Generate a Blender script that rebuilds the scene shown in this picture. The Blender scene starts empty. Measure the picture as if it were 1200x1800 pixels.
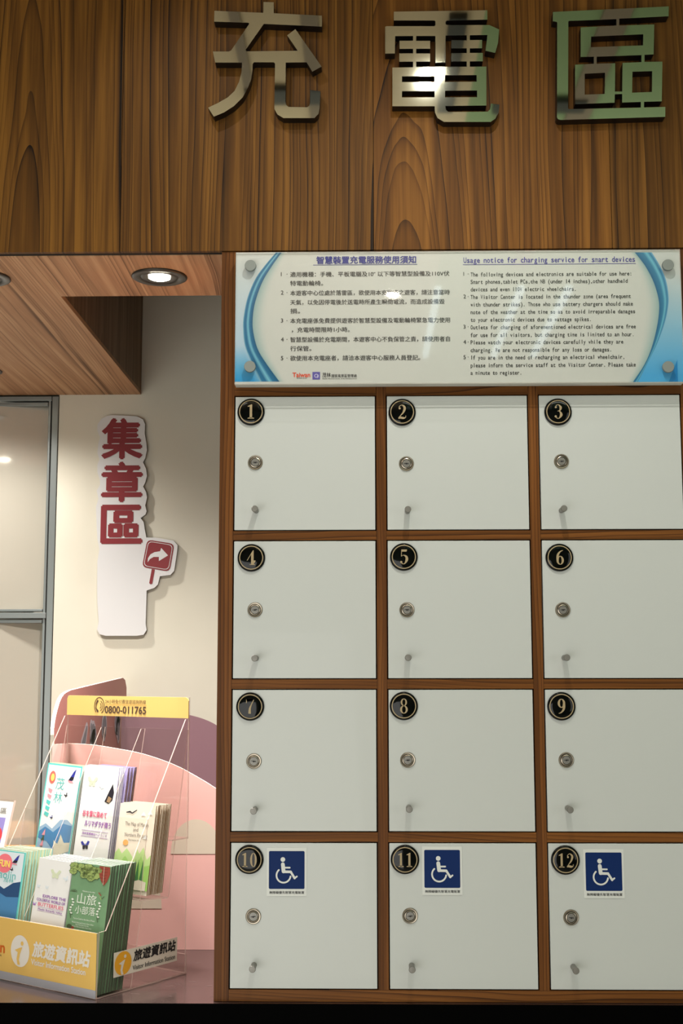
import bpy, bmesh, math, random
from mathutils import Vector, Matrix, Euler
from mathutils.geometry import tessellate_polygon
random.seed(7)
SC = bpy.context.scene
COL = SC.collection
R = math.radians
Z0 = 2.2                      # floor level is z = 0; "site" coordinates below have the locker's first door corner as origin

# ------------------------------------------------------------------ camera
CAM = Vector((.2766, -2.6307, -.5783)); FPX = 2197.6
yaw, pit, rol = R(1.061), R(7.107), R(-.055)
fw = Vector((-math.sin(yaw)*math.cos(pit), math.cos(yaw)*math.cos(pit), math.sin(pit)))
rt = Vector((math.cos(yaw), math.sin(yaw), 0)); up = rt.cross(fw)
rt, up = math.cos(rol)*rt+math.sin(rol)*up, -math.sin(rol)*rt+math.cos(rol)*up
cd = bpy.data.cameras.new('camera'); cam = bpy.data.objects.new('camera', cd); COL.objects.link(cam)
cd.sensor_fit = 'HORIZONTAL'; cd.sensor_width = 24; cd.lens = 24*FPX/1200; cd.clip_start = .05; cd.clip_end = 60
m = Matrix((rt, up, -fw)).transposed().to_4x4(); m.translation = CAM+Vector((0, 0, Z0)); cam.matrix_world = m
SC.camera = cam

# ------------------------------------------------------------------ world, exposure, lights
w = bpy.data.worlds.new('world'); SC.world = w; w.use_nodes = True
w.node_tree.nodes['Background'].inputs[0].default_value = (.8, .85, .8, 1)
w.node_tree.nodes['Background'].inputs[1].default_value = .05
vs = SC.view_settings; vs.view_transform = 'Standard'; vs.look = 'None'; vs.exposure = 0.0; vs.gamma = 1; vs.use_curve_mapping = False
try:
    SC.cycles.use_denoising = True; SC.cycles.max_bounces = 10; SC.cycles.transparent_max_bounces = 40
    SC.cycles.sample_clamp_indirect = 4
except Exception: pass

def light(kind, loc, energy, color=(1, 1, 1), target=None, **k):
    l = bpy.data.lights.new(kind.lower(), kind); l.energy = energy; l.color = color
    for a, b in k.items(): setattr(l, a, b)
    o = bpy.data.objects.new('lamp_or_fill', l); COL.objects.link(o); o.location = Vector(loc)+Vector((0, 0, Z0))
    if target is not None: o.rotation_euler = (Vector(target)-Vector(loc)).to_track_quat('-Z', 'Y').to_euler()
    return o
CEIL = 1.25
# unseen area fills added to brighten hall, doors and recess, a hall spotlight over the lockers
MAIN = (.47, -1.05, CEIL-.05)
light('AREA', (1.2, -2.2, 1.22), 10, (1, 1, .95), (1.2, -2.2, -2), shape='RECTANGLE', size=1.4, size_y=.5)  # added overhead fill pair, no fixture behind it
light('AREA', (-1.2, -2.2, 1.22), 10, (1, .97, .91), (-1.2, -2.2, -2), shape='RECTANGLE', size=1.4, size_y=.5)
light('AREA', (.6, -2.1, .45), 24, (.97, 1, .95), (.6, -2.5, CEIL), shape='RECTANGLE', size=2.4, size_y=.3)  # unseen upward fill added to lift the ceiling mirrored in the letters
light('AREA', (-1.2, -3.4, -1.5), 70, (1, .99, .96), (-.3, 1.4, .5), shape='RECTANGLE', size=3.0, size_y=2.4)  # unseen low fill added for the wall recess and soffit
light('AREA', (4.0, -3.6, -.4), 46, (1, .99, .95), (-.6, 1.2, .1), shape='RECTANGLE', size=3.4, size_y=2.4)  # unseen side fill added from the right
light('SPOT', MAIN, 58, (1, .97, .88), (.42, 0, -1.1), spot_size=R(92), spot_blend=.9, shadow_soft_size=.012)
light('SPOT', (-.2, -.65, CEIL-.04), 12, (1, .97, .93), (.3, 0, -.9), spot_size=R(100), spot_blend=.8, shadow_soft_size=.01)

# ------------------------------------------------------------------ helpers
def at(px, py, ax, val):
    """site point on the plane ax = val that the given line of sight meets"""
    d = fw+rt*((px-600)/FPX)-up*((py-900)/FPX); i = 'xyz'.index(ax)
    return CAM+d*((val-CAM[i])/d[i])
def lin(c): c /= 255; return c/12.92 if c <= .04045 else ((c+.055)/1.055)**2.4
def rgb(c): return (lin(c[0]), lin(c[1]), lin(c[2]), 1)
MATS = {}
def mat(name, col, rough=.5, metal=0, coat=0, spec=.5, ior=None):
    if name in MATS: return MATS[name]
    m = bpy.data.materials.new(name); m.use_nodes = True; b = m.node_tree.nodes['Principled BSDF']
    b.inputs['Base Color'].default_value = rgb(col); b.inputs['Roughness'].default_value = rough; b.inputs['Metallic'].default_value = metal
    b.inputs['Coat Weight'].default_value = coat; b.inputs['Coat Roughness'].default_value = .03; b.inputs['Specular IOR Level'].default_value = spec
    if ior: b.inputs['IOR'].default_value = ior
    MATS[name] = m; return m
def emis(name, col, s):
    m = bpy.data.materials.new(name); m.use_nodes = True; b = m.node_tree.nodes['Principled BSDF']
    b.inputs['Emission Color'].default_value = rgb(col); b.inputs['Emission Strength'].default_value = s; MATS[name] = m; return m
def grainy(name, c1, c2, scale=(8, 8, 8), rough=.5, metal=0, bump=0, detail=4, lo=.35, hi=.65, coat=0, spec=.5):
    m = mat(name, c1, rough, metal, coat, spec); nt = m.node_tree; b = nt.nodes['Principled BSDF']
    tc = nt.nodes.new('ShaderNodeTexCoord'); mp = nt.nodes.new('ShaderNodeMapping'); mp.inputs['Scale'].default_value = scale
    n = nt.nodes.new('ShaderNodeTexNoise'); n.inputs['Scale'].default_value = 1; n.inputs['Detail'].default_value = detail
    cr = nt.nodes.new('ShaderNodeValToRGB'); e = cr.color_ramp.elements
    e[0].position = lo; e[0].color = rgb(c1); e[1].position = hi; e[1].color = rgb(c2)
    L = nt.links.new; L(tc.outputs['Object'], mp.inputs[0]); L(mp.outputs[0], n.inputs['Vector']); L(n.outputs[0], cr.inputs[0]); L(cr.outputs[0], b.inputs['Base Color'])
    if bump:
        bp = nt.nodes.new('ShaderNodeBump'); bp.inputs['Strength'].default_value = bump; bp.inputs['Distance'].default_value = .002
        L(n.outputs[0], bp.inputs['Height']); L(bp.outputs[0], b.inputs['Normal'])
    return m
def wood(name, light_c, mid_c, dark_c, across='x', along='z', plank=.42, off=0., ring=.017, rough=.55, seed=0., contrast=1., coat=0., fig=.12):
    m = mat(name, mid_c, rough, coat=coat); nt = m.node_tree; N = nt.nodes; L = nt.links.new; b = N['Principled BSDF']
    b.inputs['Coat Roughness'].default_value = .25; b.inputs['Specular IOR Level'].default_value = .15
    def M(op, a, c=None, d=None):
        n = N.new('ShaderNodeMath'); n.operation = op
        for i, v in enumerate((a, c, d)):
            if v is None: continue
            if isinstance(v, (int, float)): n.inputs[i].default_value = v
            else: L(v, n.inputs[i])
        return n.outputs[0]
    def V(x, y, z):
        n = N.new('ShaderNodeCombineXYZ')
        for i, v in enumerate((x, y, z)):
            if isinstance(v, (int, float)): n.inputs[i].default_value = v
            else: L(v, n.inputs[i])
        return n.outputs[0]
    def noise(vec, sc, det=3, ro=.5):
        n = N.new('ShaderNodeTexNoise'); n.inputs['Scale'].default_value = sc; n.inputs['Detail'].default_value = det; n.inputs['Roughness'].default_value = ro
        L(vec, n.inputs['Vector']); return n.outputs[0]
    tc = N.new('ShaderNodeTexCoord'); sp = N.new('ShaderNodeSeparateXYZ'); L(tc.outputs['Object'], sp.inputs[0])
    A = sp.outputs['xyz'.index(across)]; B = sp.outputs['xyz'.index(along)]
    a0 = M('DIVIDE', M('ADD', A, off), plank); idx = M('FLOOR', a0)
    wn = N.new('ShaderNodeTexWhiteNoise'); wn.noise_dimensions = '2D'; L(V(idx, seed, 0), wn.inputs['Vector']); rnd = wn.outputs['Value']
    wn2 = N.new('ShaderNodeTexWhiteNoise'); wn2.noise_dimensions = '2D'; L(V(idx, seed+5.3, 0), wn2.inputs['Vector']); rnd2 = wn2.outputs['Value']
    x = M('MULTIPLY', M('SUBTRACT', M('FRACT', a0), M('SUBTRACT', M('MULTIPLY', rnd, 1.7), .35)), plank)
    big = M('SUBTRACT', noise(V(M('ADD', M('MULTIPLY', A, 2.5), M('MULTIPLY', rnd, 30)), M('MULTIPLY', B, .45), seed), 1.6, 2), .5)
    x = M('ADD', x, M('MULTIPLY', big, .07))
    deep = M('ADD', M('MULTIPLY', B, M('SUBTRACT', M('MULTIPLY', rnd2, fig*2), fig)), M('MULTIPLY', M('SUBTRACT', rnd, .4), .14))
    deep = M('ADD', deep, M('MULTIPLY', M('SUBTRACT', noise(V(M('MULTIPLY', A, 3), M('MULTIPLY', B, .7), seed+3), 2, 3), .5), .03))
    r = M('SQRT', M('ADD', M('MULTIPLY', x, x), M('MULTIPLY', deep, deep)))
    # growth rings of uneven width
    rr = M('ADD', M('DIVIDE', r, ring), M('MULTIPLY', noise(V(M('MULTIPLY', r, 14), 0, rnd), 1.5, 2), 7.))
    ph = M('FRACT', rr)
    wn3 = N.new('ShaderNodeTexWhiteNoise'); wn3.noise_dimensions = '2D'; L(V(M('FLOOR', rr), seed, 0), wn3.inputs['Vector'])
    band = M('POWER', ph, 7.)
    band = M('MULTIPLY', band, M('ADD', M('MULTIPLY', wn3.outputs['Value'], 1.15), .05))
    band2 = M('MULTIPLY', M('SUBTRACT', ph, .5), .25)
    fib = M('SUBTRACT', noise(V(M('MULTIPLY', A, 500), M('MULTIPLY', B, 6), seed), 1, 3, .7), .5)
    fib2 = M('SUBTRACT', noise(V(M('MULTIPLY', A, 45), M('MULTIPLY', B, 1.2), seed+9), 1, 3, .6), .5)
    tone = M('MULTIPLY', M('SUBTRACT', rnd, .5), .10)
    v = M('ADD', .40, M('MULTIPLY', M('ADD', M('ADD', band, band2), M('ADD', M('MULTIPLY', fib, .45), M('ADD', M('MULTIPLY', fib2, 2.1), tone))), .62*contrast))
    cr = N.new('ShaderNodeValToRGB'); e = cr.color_ramp.elements; e[0].position = .1; e[0].color = rgb(light_c); e[1].position = 1; e[1].color = rgb(dark_c)
    k = e.new(.45); k.color = rgb(mid_c)
    L(v, cr.inputs[0]); L(cr.outputs[0], b.inputs['Base Color'])
    bp = N.new('ShaderNodeBump'); bp.inputs['Strength'].default_value = .12; bp.inputs['Distance'].default_value = .001
    L(fib, bp.inputs['Height']); L(bp.outputs[0], b.inputs['Normal'])
    return m

# text outlines come from Blender's own built-in font
_TX = {}
def glyphs(s, bold=0.):
    k = (s, bold)
    if k in _TX: return _TX[k]
    c = bpy.data.curves.new('t', 'FONT'); c.body = s; c.resolution_u = 3; c.offset = bold
    o = bpy.data.objects.new('t', c); COL.objects.link(o); bpy.context.view_layer.update()
    me = o.evaluated_get(bpy.context.evaluated_depsgraph_get()).to_mesh()
    vv = [(v.co.x, v.co.y) for v in me.vertices]; ff = [tuple(p.vertices) for p in me.polygons]
    bpy.data.objects.remove(o); bpy.data.curves.remove(c)
    _TX[k] = (vv, ff); return _TX[k]

class MB:
    """collects shapes and links them as ONE mesh object"""
    def __init__(s): s.dy = -1; s.k = 0; s.v = []; s.f = []; s.mi = []; s.mats = []; s.X = Matrix.Identity(4); s.sm = []
    def m(s, mt):
        if isinstance(mt, str): mt = MATS[mt]
        if mt not in s.mats: s.mats.append(mt)
        return s.mats.index(mt)
    def add(s, vs_, fs, mt, smooth=False):
        i = s.m(mt); n = len(s.v); s.v += [s.X @ Vector(p) for p in vs_]
        for f in fs: s.f.append(tuple(n+k for k in f)); s.mi.append(i); s.sm.append(smooth)
        return s
    def box(s, a, b, mt, edge=None, faces=None):
        """edge: material of the faces whose normal is not along the thinnest axis"""
        x0, x1 = sorted((a[0], b[0])); y0, y1 = sorted((a[1], b[1])); z0, z1 = sorted((a[2], b[2]))
        P = [(x0, y0, z0), (x1, y0, z0), (x1, y1, z0), (x0, y1, z0), (x0, y0, z1), (x1, y0, z1), (x1, y1, z1), (x0, y1, z1)]
        F = [((0, 4, 7, 3), 0), ((1, 2, 6, 5), 0), ((0, 1, 5, 4), 1), ((3, 7, 6, 2), 1), ((0, 3, 2, 1), 2), ((4, 5, 6, 7), 2)]
        d = (x1-x0, y1-y0, z1-z0); t = d.index(min(d))
        if edge is None: return s.add(P, [f for f, _ in F], mt)
        s.add(P, [f for f, k in F if k == t], mt); return s.add(P, [f for f, k in F if k != t], edge)
    def prism(s, loops, y0, y1, mt, edge=None, to=None, smooth=False):
        """loops: outline then holes, (x, z) pairs; extruded from y0 (front) to y1. to: maps (x, z, y) to a point"""
        to = to or (lambda x, z, y: (x, y, z)); edge = edge or mt
        pts = [p for l in loops for p in l]
        tr = tessellate_polygon([[Vector((p[0], p[1], 0)) for p in l] for l in loops])
        s.add([to(p[0], p[1], y0) for p in pts], tr, mt)
        if y1 is None: return s
        s.add([to(p[0], p[1], y1) for p in pts], [t[::-1] for t in tr], mt)
        for l in loops:
            n = len(l)
            s.add([to(p[0], p[1], y0) for p in l]+[to(p[0], p[1], y1) for p in l], [(i, (i+1) % n, n+(i+1) % n, n+i) for i in range(n)], edge, smooth)
        return s
    def lathe(s, prof, mt, n=32, c=(0, 0, 0), ax='y', smooth=True, mt2=None, split=None):
        """prof: (radius, offset along axis)"""
        P = []; F = []; F2 = []
        for r, h in prof:
            for k in range(n):
                a = 2*math.pi*k/n; ca, sa = r*math.cos(a), r*math.sin(a)
                P.append({'y': (c[0]+ca, c[1]+h, c[2]+sa), 'z': (c[0]+ca, c[1]+sa, c[2]+h), 'x': (c[0]+h, c[1]+ca, c[2]+sa)}[ax])
        for j in range(len(prof)-1):
            for k in range(n): (F2 if split is not None and j >= split else F).append((j*n+k, j*n+(k+1) % n, (j+1)*n+(k+1) % n, (j+1)*n+k))
        (F2 if split is not None else F).append(tuple((len(prof)-1)*n+k for k in range(n)))
        F.append(tuple(range(n-1, -1, -1)))
        s.add(P, F, mt, smooth)
        if F2: s.add(P, F2, mt2, smooth)
        return s
    def text(s, t, x0, x1, zc, em, y, mt, bold=0., squeeze=True, to=None, skew=0., fit_h=None, dy=-1):
        vv, ff = glyphs(t, 0)
        if not vv: return s
        a = min(v[0] for v in vv); b = max(v[0] for v in vv)
        kx = (x1-x0)/(b-a) if squeeze else em; kz = em; zo = .37
        if fit_h:
            l = min(v[1] for v in vv); h = max(v[1] for v in vv); kz = fit_h/(h-l); zo = (l+h)/2; em = kz
        to = to or (lambda x, z, y: (x, y, z))
        P = []
        for vx, vz in vv:
            zz = (vz-zo)*kz; P.append(to(x0+(vx-a)*kx+zz*skew, zc+zz, y))
        s.add(P, ff, mt)
        if bold > .003:
            d = bold*em*1.3
            for i_, (ddx, ddz) in enumerate(((d, 0), (-d, 0), (0, d), (0, -d)) if bold > .014 else ((d, 0), (-d, 0))):
                q0, q1 = Vector(to(0, 0, 0)), Vector(to(ddx, ddz, (i_+1)*.00006*dy)); s.add([Vector(p)+q1-q0 for p in P], ff, mt)
        return s
    def mono(s, t, x0, x1, zc, em, y, mt, bold=0., to=None):
        n = len(t); cw = (x1-x0)/n; to = to or (lambda x, z, y: (x, y, z))
        for i, ch in enumerate(t):
            if ch == ' ': continue
            vv, ff = glyphs(ch, min(bold, .012)); a = min(v[0] for v in vv); b = max(v[0] for v in vv)
            wd = (b-a)*em; k = em if wd < cw*.86 else cw*.86/(b-a)
            k = min(max(k, .62*cw/(b-a) if ch not in 'il1.,:()I!' else k), em*1.2)
            c = x0+cw*(i+.5)-(a+b)/2*k
            s.add([to(c+vx*k, zc+(vz-.37)*em, y) for vx, vz in vv], ff, mt)
        return s
    def stroke(s, pts, wd, y, mt, to=None, caps=True):
        """poly-line of even or varying width, round ends"""
        s.k += 1; y = y+s.dy*.00003*s.k
        to = to or (lambda x, z, y: (x, y, z))
        W = wd if isinstance(wd, (list, tuple)) else [wd]*len(pts); n = len(pts); L = []; Rr = []
        for i, p in enumerate(pts):
            a = pts[max(0, i-1)]; b = pts[min(n-1, i+1)]; dx, dz = b[0]-a[0], b[1]-a[1]; q = math.hypot(dx, dz) or 1
            L.append((p[0]-dz/q*W[i]/2, p[1]+dx/q*W[i]/2)); Rr.append((p[0]+dz/q*W[i]/2, p[1]-dx/q*W[i]/2))
        s.add([to(a, b, y) for a, b in L+Rr], [(i, i+1, n+i+1, n+i) for i in range(n-1)], mt)
        if caps:
            for i in (0, n-1): s.disc(pts[i], W[i]/2, y+s.dy*.000015, mt, to=to, n=10)
        return s
    def disc(s, c, r, y, mt, to=None, n=24, rz=None):
        to = to or (lambda x, z, y: (x, y, z)); rz = rz or r
        return s.add([to(c[0]+r*math.cos(2*math.pi*k/n), c[1]+rz*math.sin(2*math.pi*k/n), y) for k in range(n)], [tuple(range(n))], mt)
    def poly(s, pts, y, mt, to=None): return s.prism([pts], y, None, mt, to=to)
    def build(s, name, parent=None, origin=None, local=False, bevel=0.):
        me = bpy.data.meshes.new(name); o3 = Vector(origin or (0, 0, 0))
        if parent is not None and not local: o3 = Vector(parent['_o']) if '_o' in parent else o3
        if local: o3 = Vector((0, 0, 0))
        me.from_pydata([tuple(v-o3) for v in s.v], [], s.f)
        for mt in s.mats: me.materials.append(mt)
        me.polygons.foreach_set('material_index', s.mi); me.polygons.foreach_set('use_smooth', s.sm); me.update()
        bm = bmesh.new(); bm.from_mesh(me); bmesh.ops.recalc_face_normals(bm, faces=bm.faces) if bevel else None; bm.to_mesh(me); bm.free()
        o = bpy.data.objects.new(name, me); COL.objects.link(o)
        if parent is None: o.location = o3+Vector((0, 0, Z0))
        else: o.parent = parent
        if not local: o['_o'] = tuple(o3)
        if bevel:
            b = o.modifiers.new('bevel', 'BEVEL'); b.width = bevel; b.segments = 2; b.limit_method = 'ANGLE'
        return o
def tag(o, label=None, cat=None, group=None, kind=None):
    if label: o['label'] = label
    if cat: o['category'] = cat
    if group: o['group'] = group
    if kind: o['kind'] = kind
    return o
def thing(name, label, cat, loc, group=None, rz=0):
    o = bpy.data.objects.new(name, None); COL.objects.link(o); o.location = Vector(loc)+Vector((0, 0, Z0)); o.rotation_euler = (0, 0, rz)
    o.empty_display_size = .05; o['_o'] = tuple(loc); return tag(o, label, cat, group)
def smooth_path(P, n=8):
    """Catmull-Rom through (x, z, w)"""
    out = []
    for i in range(len(P)-1):
        p0, p1, p2, p3 = P[max(0, i-1)], P[i], P[i+1], P[min(len(P)-1, i+2)]
        for k in range(n):
            t = k/n; out.append(tuple(.5*((2*b)+(c-a)*t+(2*a-5*b+4*c-d)*t*t+(3*b-a-3*c+d)*t**3) for a, b, c, d in zip(p0, p1, p2, p3)))
    out.append(tuple(P[-1])); return out

# ------------------------------------------------------------------ materials
teakA = ((124, 84, 30), (88, 56, 17), (24, 13, 3))
wood('fascia_wood', *teakA, plank=.5, off=.04, seed=1., ring=.016)
wood('fascia_wood_b', (126, 86, 33), (92, 59, 19), (28, 15, 4), plank=.5, off=.20, seed=4., ring=.013)
wood('fascia_wood_c', (132, 88, 34), (98, 61, 19), (30, 16, 4), plank=.47, off=.33, seed=8., ring=.017)
wood('fascia_wood_d', (122, 82, 32), (88, 56, 18), (28, 15, 4), plank=.5, off=.12, seed=13., ring=.018)
wood('soffit_wood', (208, 170, 132), (180, 138, 102), (104, 74, 50), across='x', along='y', plank=.45, seed=2., ring=.024, contrast=.85)
wood('side_wood', (170, 142, 112), (130, 104, 78), (76, 56, 38), across='y', along='z', plank=.5, seed=6., ring=.03, contrast=.8)
FR = ((122, 76, 34), (92, 54, 21), (48, 26, 9))
wood('stile_wood', *FR, plank=.2, seed=3., ring=.008, rough=.42, contrast=1., fig=.05)
wood('rail_wood', (130, 82, 36), (100, 60, 23), (56, 31, 10), across='z', along='x', plank=.1, seed=5., ring=.007, rough=.42, contrast=1., fig=.03)
wood('ledge_wood', (235, 175, 110), (222, 155, 88), (180, 110, 60), across='y', along='x', seed=11., contrast=.5)
mat('door_white', (187, 191, 188), .38, coat=.12)
mat('door_edge', (60, 55, 48), .6)
mat('shadow_gap', (16, 13, 10), .9)
mat('black_gloss', (1, 1, 1), .6, spec=.02); mat('black_plain', (1, 1, 1), .6, spec=.02)
mat('gold', (156, 138, 104), .5)
mat('badge_dome', (3, 5, 5), .08, coat=.12, spec=.2)
mat('nickel', (160, 150, 134), .28, metal=1); mat('nickel_dark', (96, 90, 80), .3, metal=1); mat('keyhole', (10, 8, 8), .6)
mat('steel', (128, 126, 120), .42, metal=.6); mat('standoff', (128, 134, 130), .55, metal=.5)
mat('sticker_white', (205, 208, 204), .4); mat('isa_blue', (5, 36, 88), .5, spec=.15); mat('ink', (38, 38, 38), .5)
mat('mirror', (196, 196, 178), .045, metal=1); mat('letter_side', (8, 8, 8), .35)
grainy('wall_paint', (206, 201, 184), (212, 207, 190), (3, 3, 3), .85)
grainy('counter_top', (56, 43, 42), (46, 34, 33), (5, 12, 5), .2, bump=.03, coat=.2)
grainy('counter_scratch', (150, 130, 122), (96, 76, 72), (60, 60, 60), .4)
mat('acrylic_white_edge', (240, 225, 214), .4)
grainy('ceiling_beige', (196, 178, 152), (202, 184, 158), (1, 1, 1), .9)
grainy('ceiling_green', (132, 158, 118), (138, 162, 124), (1, 1, 1), .9)
mat('beam_taupe', (132, 118, 104), .8); mat('track_black', (18, 22, 18), .6); mat('floor_stone', (190, 186, 174), .4)
mat('rear_wall', (176, 176, 162), .8)
mat('frame_metal', (128, 134, 132), .3, metal=.4); mat('frame_gap', (30, 28, 24), .6)
mat('downlight_metal', (70, 68, 64), .35, metal=.6)
emis('lens_glow', (255, 244, 220), 26); emis('lens_hall', (255, 244, 224), 70); emis('tube_glow', (200, 228, 240), 3); emis('panel_glow', (215, 228, 235), 2.2)
mat('notice_back', (205, 207, 200), .4)
mat('title_blue', (40, 48, 128), .4); mat('title_violet', (58, 48, 140), .4)
mat('logo_red', (214, 78, 48), .4); mat('logo_violet', (88, 82, 158), .4); mat('logo_pale', (196, 196, 220), .4)
mat('sign_white', (206, 205, 204), .45); mat('sign_edge', (150, 146, 138), .6); mat('sign_red', (122, 10, 22), .5)
grainy('pink_board', (226, 172, 164), (230, 178, 170), (2, 2, 2), .6); mat('foam_edge', (238, 228, 214), .7)
mat('pink_in_shade', (176, 112, 104), .6); mat('mauve_shade', (130, 96, 104), .6); mat('mauve_shade_pale', (148, 112, 116), .6); mat('arch_beige', (206, 192, 172), .6); mat('pink_pale', (224, 176, 160), .6)  # inner pink and both mauves carry the stand's shade in their colour
mat('cutlery_dark', (112, 112, 120), .5); mat('cutlery_edge', (190, 176, 182), .5)
mat('header_yellow', (226, 188, 112), .4); mat('banner_yellow', (240, 198, 108), .3, coat=.5); mat('banner_text', (236, 230, 220), .4); mat('banner_strip', (176, 176, 184), .2)
mat('orange_text', (214, 104, 30), .4); mat('brown_text', (84, 62, 48), .5); mat('label_paper', (214, 204, 188), .45); mat('label_orange', (222, 158, 40), .45)
def acrylic(name, tint=(1, 1, 1), refl=.9):
    m = bpy.data.materials.new(name); m.use_nodes = True; nt = m.node_tree; nt.nodes.clear(); N = nt.nodes.new; L = nt.links.new
    out = N('ShaderNodeOutputMaterial'); mx = N('ShaderNodeMixShader'); tr = N('ShaderNodeBsdfTransparent'); gl = N('ShaderNodeBsdfGlossy'); fr = N('ShaderNodeFresnel')
    tr.inputs[0].default_value = (*tint, 1); gl.inputs['Roughness'].default_value = .03; fr.inputs[0].default_value = 1.42; gl.inputs[0].default_value = (refl, refl, refl, 1)
    ge = N('ShaderNodeNewGeometry'); mi = N('ShaderNodeMix'); mi.inputs[2].default_value = 1.42; mi.inputs[3].default_value = 1/1.42
    L(ge.outputs['Backfacing'], mi.inputs[0]); L(mi.outputs[0], fr.inputs[0])     # same reflection on both faces of the sheet
    L(fr.outputs[0], mx.inputs[0]); L(tr.outputs[0], mx.inputs[1]); L(gl.outputs[0], mx.inputs[2]); L(mx.outputs[0], out.inputs[0]); MATS[name] = m
acrylic('acrylic', (.985, .98, .975))
def edge_mat():
    m = bpy.data.materials.new('acrylic_edge'); m.use_nodes = True; nt = m.node_tree; nt.nodes.clear(); N = nt.nodes.new; L = nt.links.new
    out = N('ShaderNodeOutputMaterial'); mx = N('ShaderNodeMixShader'); tr = N('ShaderNodeBsdfTransparent'); pb = N('ShaderNodeBsdfPrincipled')
    pb.inputs['Base Color'].default_value = rgb((236, 208, 196)); pb.inputs['Roughness'].default_value = .15; mx.inputs[0].default_value = .48
    L(tr.outputs[0], mx.inputs[1]); L(pb.outputs[0], mx.inputs[2]); L(mx.outputs[0], out.inputs[0]); MATS['acrylic_edge'] = m
edge_mat()
def glazing():
    m = mat('pane_glass', (186, 180, 166), .06, spec=.9); m.node_tree.nodes['Principled BSDF'].inputs['IOR'].default_value = 1.9
glazing()
def vcol():
    m = mat('notice_print', (200, 200, 195), .3, coat=.7); nt = m.node_tree; a = nt.nodes.new('ShaderNodeVertexColor'); a.layer_name = 'Col'
    nt.links.new(a.outputs[0], nt.nodes['Principled BSDF'].inputs['Base Color'])
vcol()

# ------------------------------------------------------------------ setting
ZC = -1.249; XL = -.0322; XR = .982; ZT = .3234; XB = -.4637; YW = 1.43; FL = -2.2
def struct(name, mb, origin=(0, 0, 0)): return tag(mb.build(name, origin=origin), kind='structure')
struct('floor', MB().box((-3, -6, FL-.05), (4.2, 2.2, FL), 'floor_stone'))
struct('wall_rear', MB().box((-3, -6.1, FL), (4.2, -6, CEIL), 'rear_wall'))
struct('wall_left', MB().box((-3.1, -6, FL), (-3, 2.2, CEIL), 'rear_wall'))
struct('wall_right', MB().box((4.2, -6, FL), (4.3, 2.2, CEIL), 'rear_wall'))
c = MB(); c.box((-3, -6, CEIL), (.62, 2.2, CEIL+.05), 'ceiling_beige'); c.box((.62, -6, CEIL), (4.2, 2.2, CEIL+.05), 'ceiling_green')
ceiling = struct('ceiling', c)
for i, (x0, x1, mt, y0, y1, h) in enumerate([(.10, .15, 'beam_taupe', -3, -.3, .012), (.52, .57, 'track_black', -1.35, -.75, .02), (.30, .33, 'beam_taupe', -2.5, -.3, .012), (.72, .76, 'beam_taupe', -2.8, -.3, .012),
                        (.95, 1.03, 'beam_taupe', -3, -.4, .012), (-.1, -.07, 'beam_taupe', -2, -.3, .012)]):
    tag(MB().box((x0, y0, CEIL-h), (x1, y1, CEIL), mt).build('batten', parent=ceiling))
tag(MB().box((-.1, -1.28, CEIL-.02), (.35, -1.18, CEIL), 'track_black').build('batten', parent=ceiling))
tag(MB().box((.70, -1.36, CEIL-.02), (1.0, -1.28, CEIL), 'track_black').build('batten', parent=ceiling))
struct('wall_back', MB().box((-.7355, YW, ZC-.02), (4.2, YW+.4, CEIL), 'wall_paint').box((-3, YW+.3, FL), (-.72, YW+.4, CEIL), 'rear_wall'))
# fascia above soffit and lockers
FY = -.004
fa = MB(); fa.box((-3, FY+.012, ZT+.002), (4.2, FY+.03, CEIL), 'shadow_gap')
fascia = struct('wall_front', fa)
seams = [-3, -.2555, .2985, .815, 1.4, 4.2]; fm = ['fascia_wood', 'fascia_wood_b', 'fascia_wood_c', 'fascia_wood_d', 'fascia_wood']
for a, b, k in zip(seams, seams[1:], fm):
    MB().box((a+.0006, FY, ZT), (b-.0006, FY+.0115, CEIL), k).build('panel', parent=fascia)
# soffit: shallow strip and deep box on the left
sb = MB(); sb.box((XB, .03, ZT+.02), (4.2, .30, ZT+.04), 'shadow_gap')
soffit = struct('trim_1', MB().box((XB, .0262, ZT+.0125), (XL+.03, .3241, ZT+.05), 'side_wood'))
for a, b in ((XB+.0008, -.03),):
    MB().box((a, .0265, ZT), (XL-.0005, .3241, ZT+.012), 'soffit_wood').build('panel', parent=soffit)
sbox = struct('trim_2', MB().box((-3, .0265, ZT+.0125), (XB-.016, YW-.001, 1.2), 'side_wood'))
MB().box((-1.02, .0265, ZT), (XB, YW-.001, ZT+.012), 'soffit_wood').build('panel', parent=sbox)
MB().box((-3, .0265, ZT), (-1.0215, YW-.001, ZT+.012), 'soffit_wood').build('panel', parent=sbox)
MB().box((XB-.015, .0265, ZT+.0125), (XB, YW-.001, 1.2), 'side_wood').build('panel', parent=sbox)
struct('wall_side', MB().box((XR+.003, .01, FL), (4.2, .06, ZT-.001), 'wall_paint'))

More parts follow.
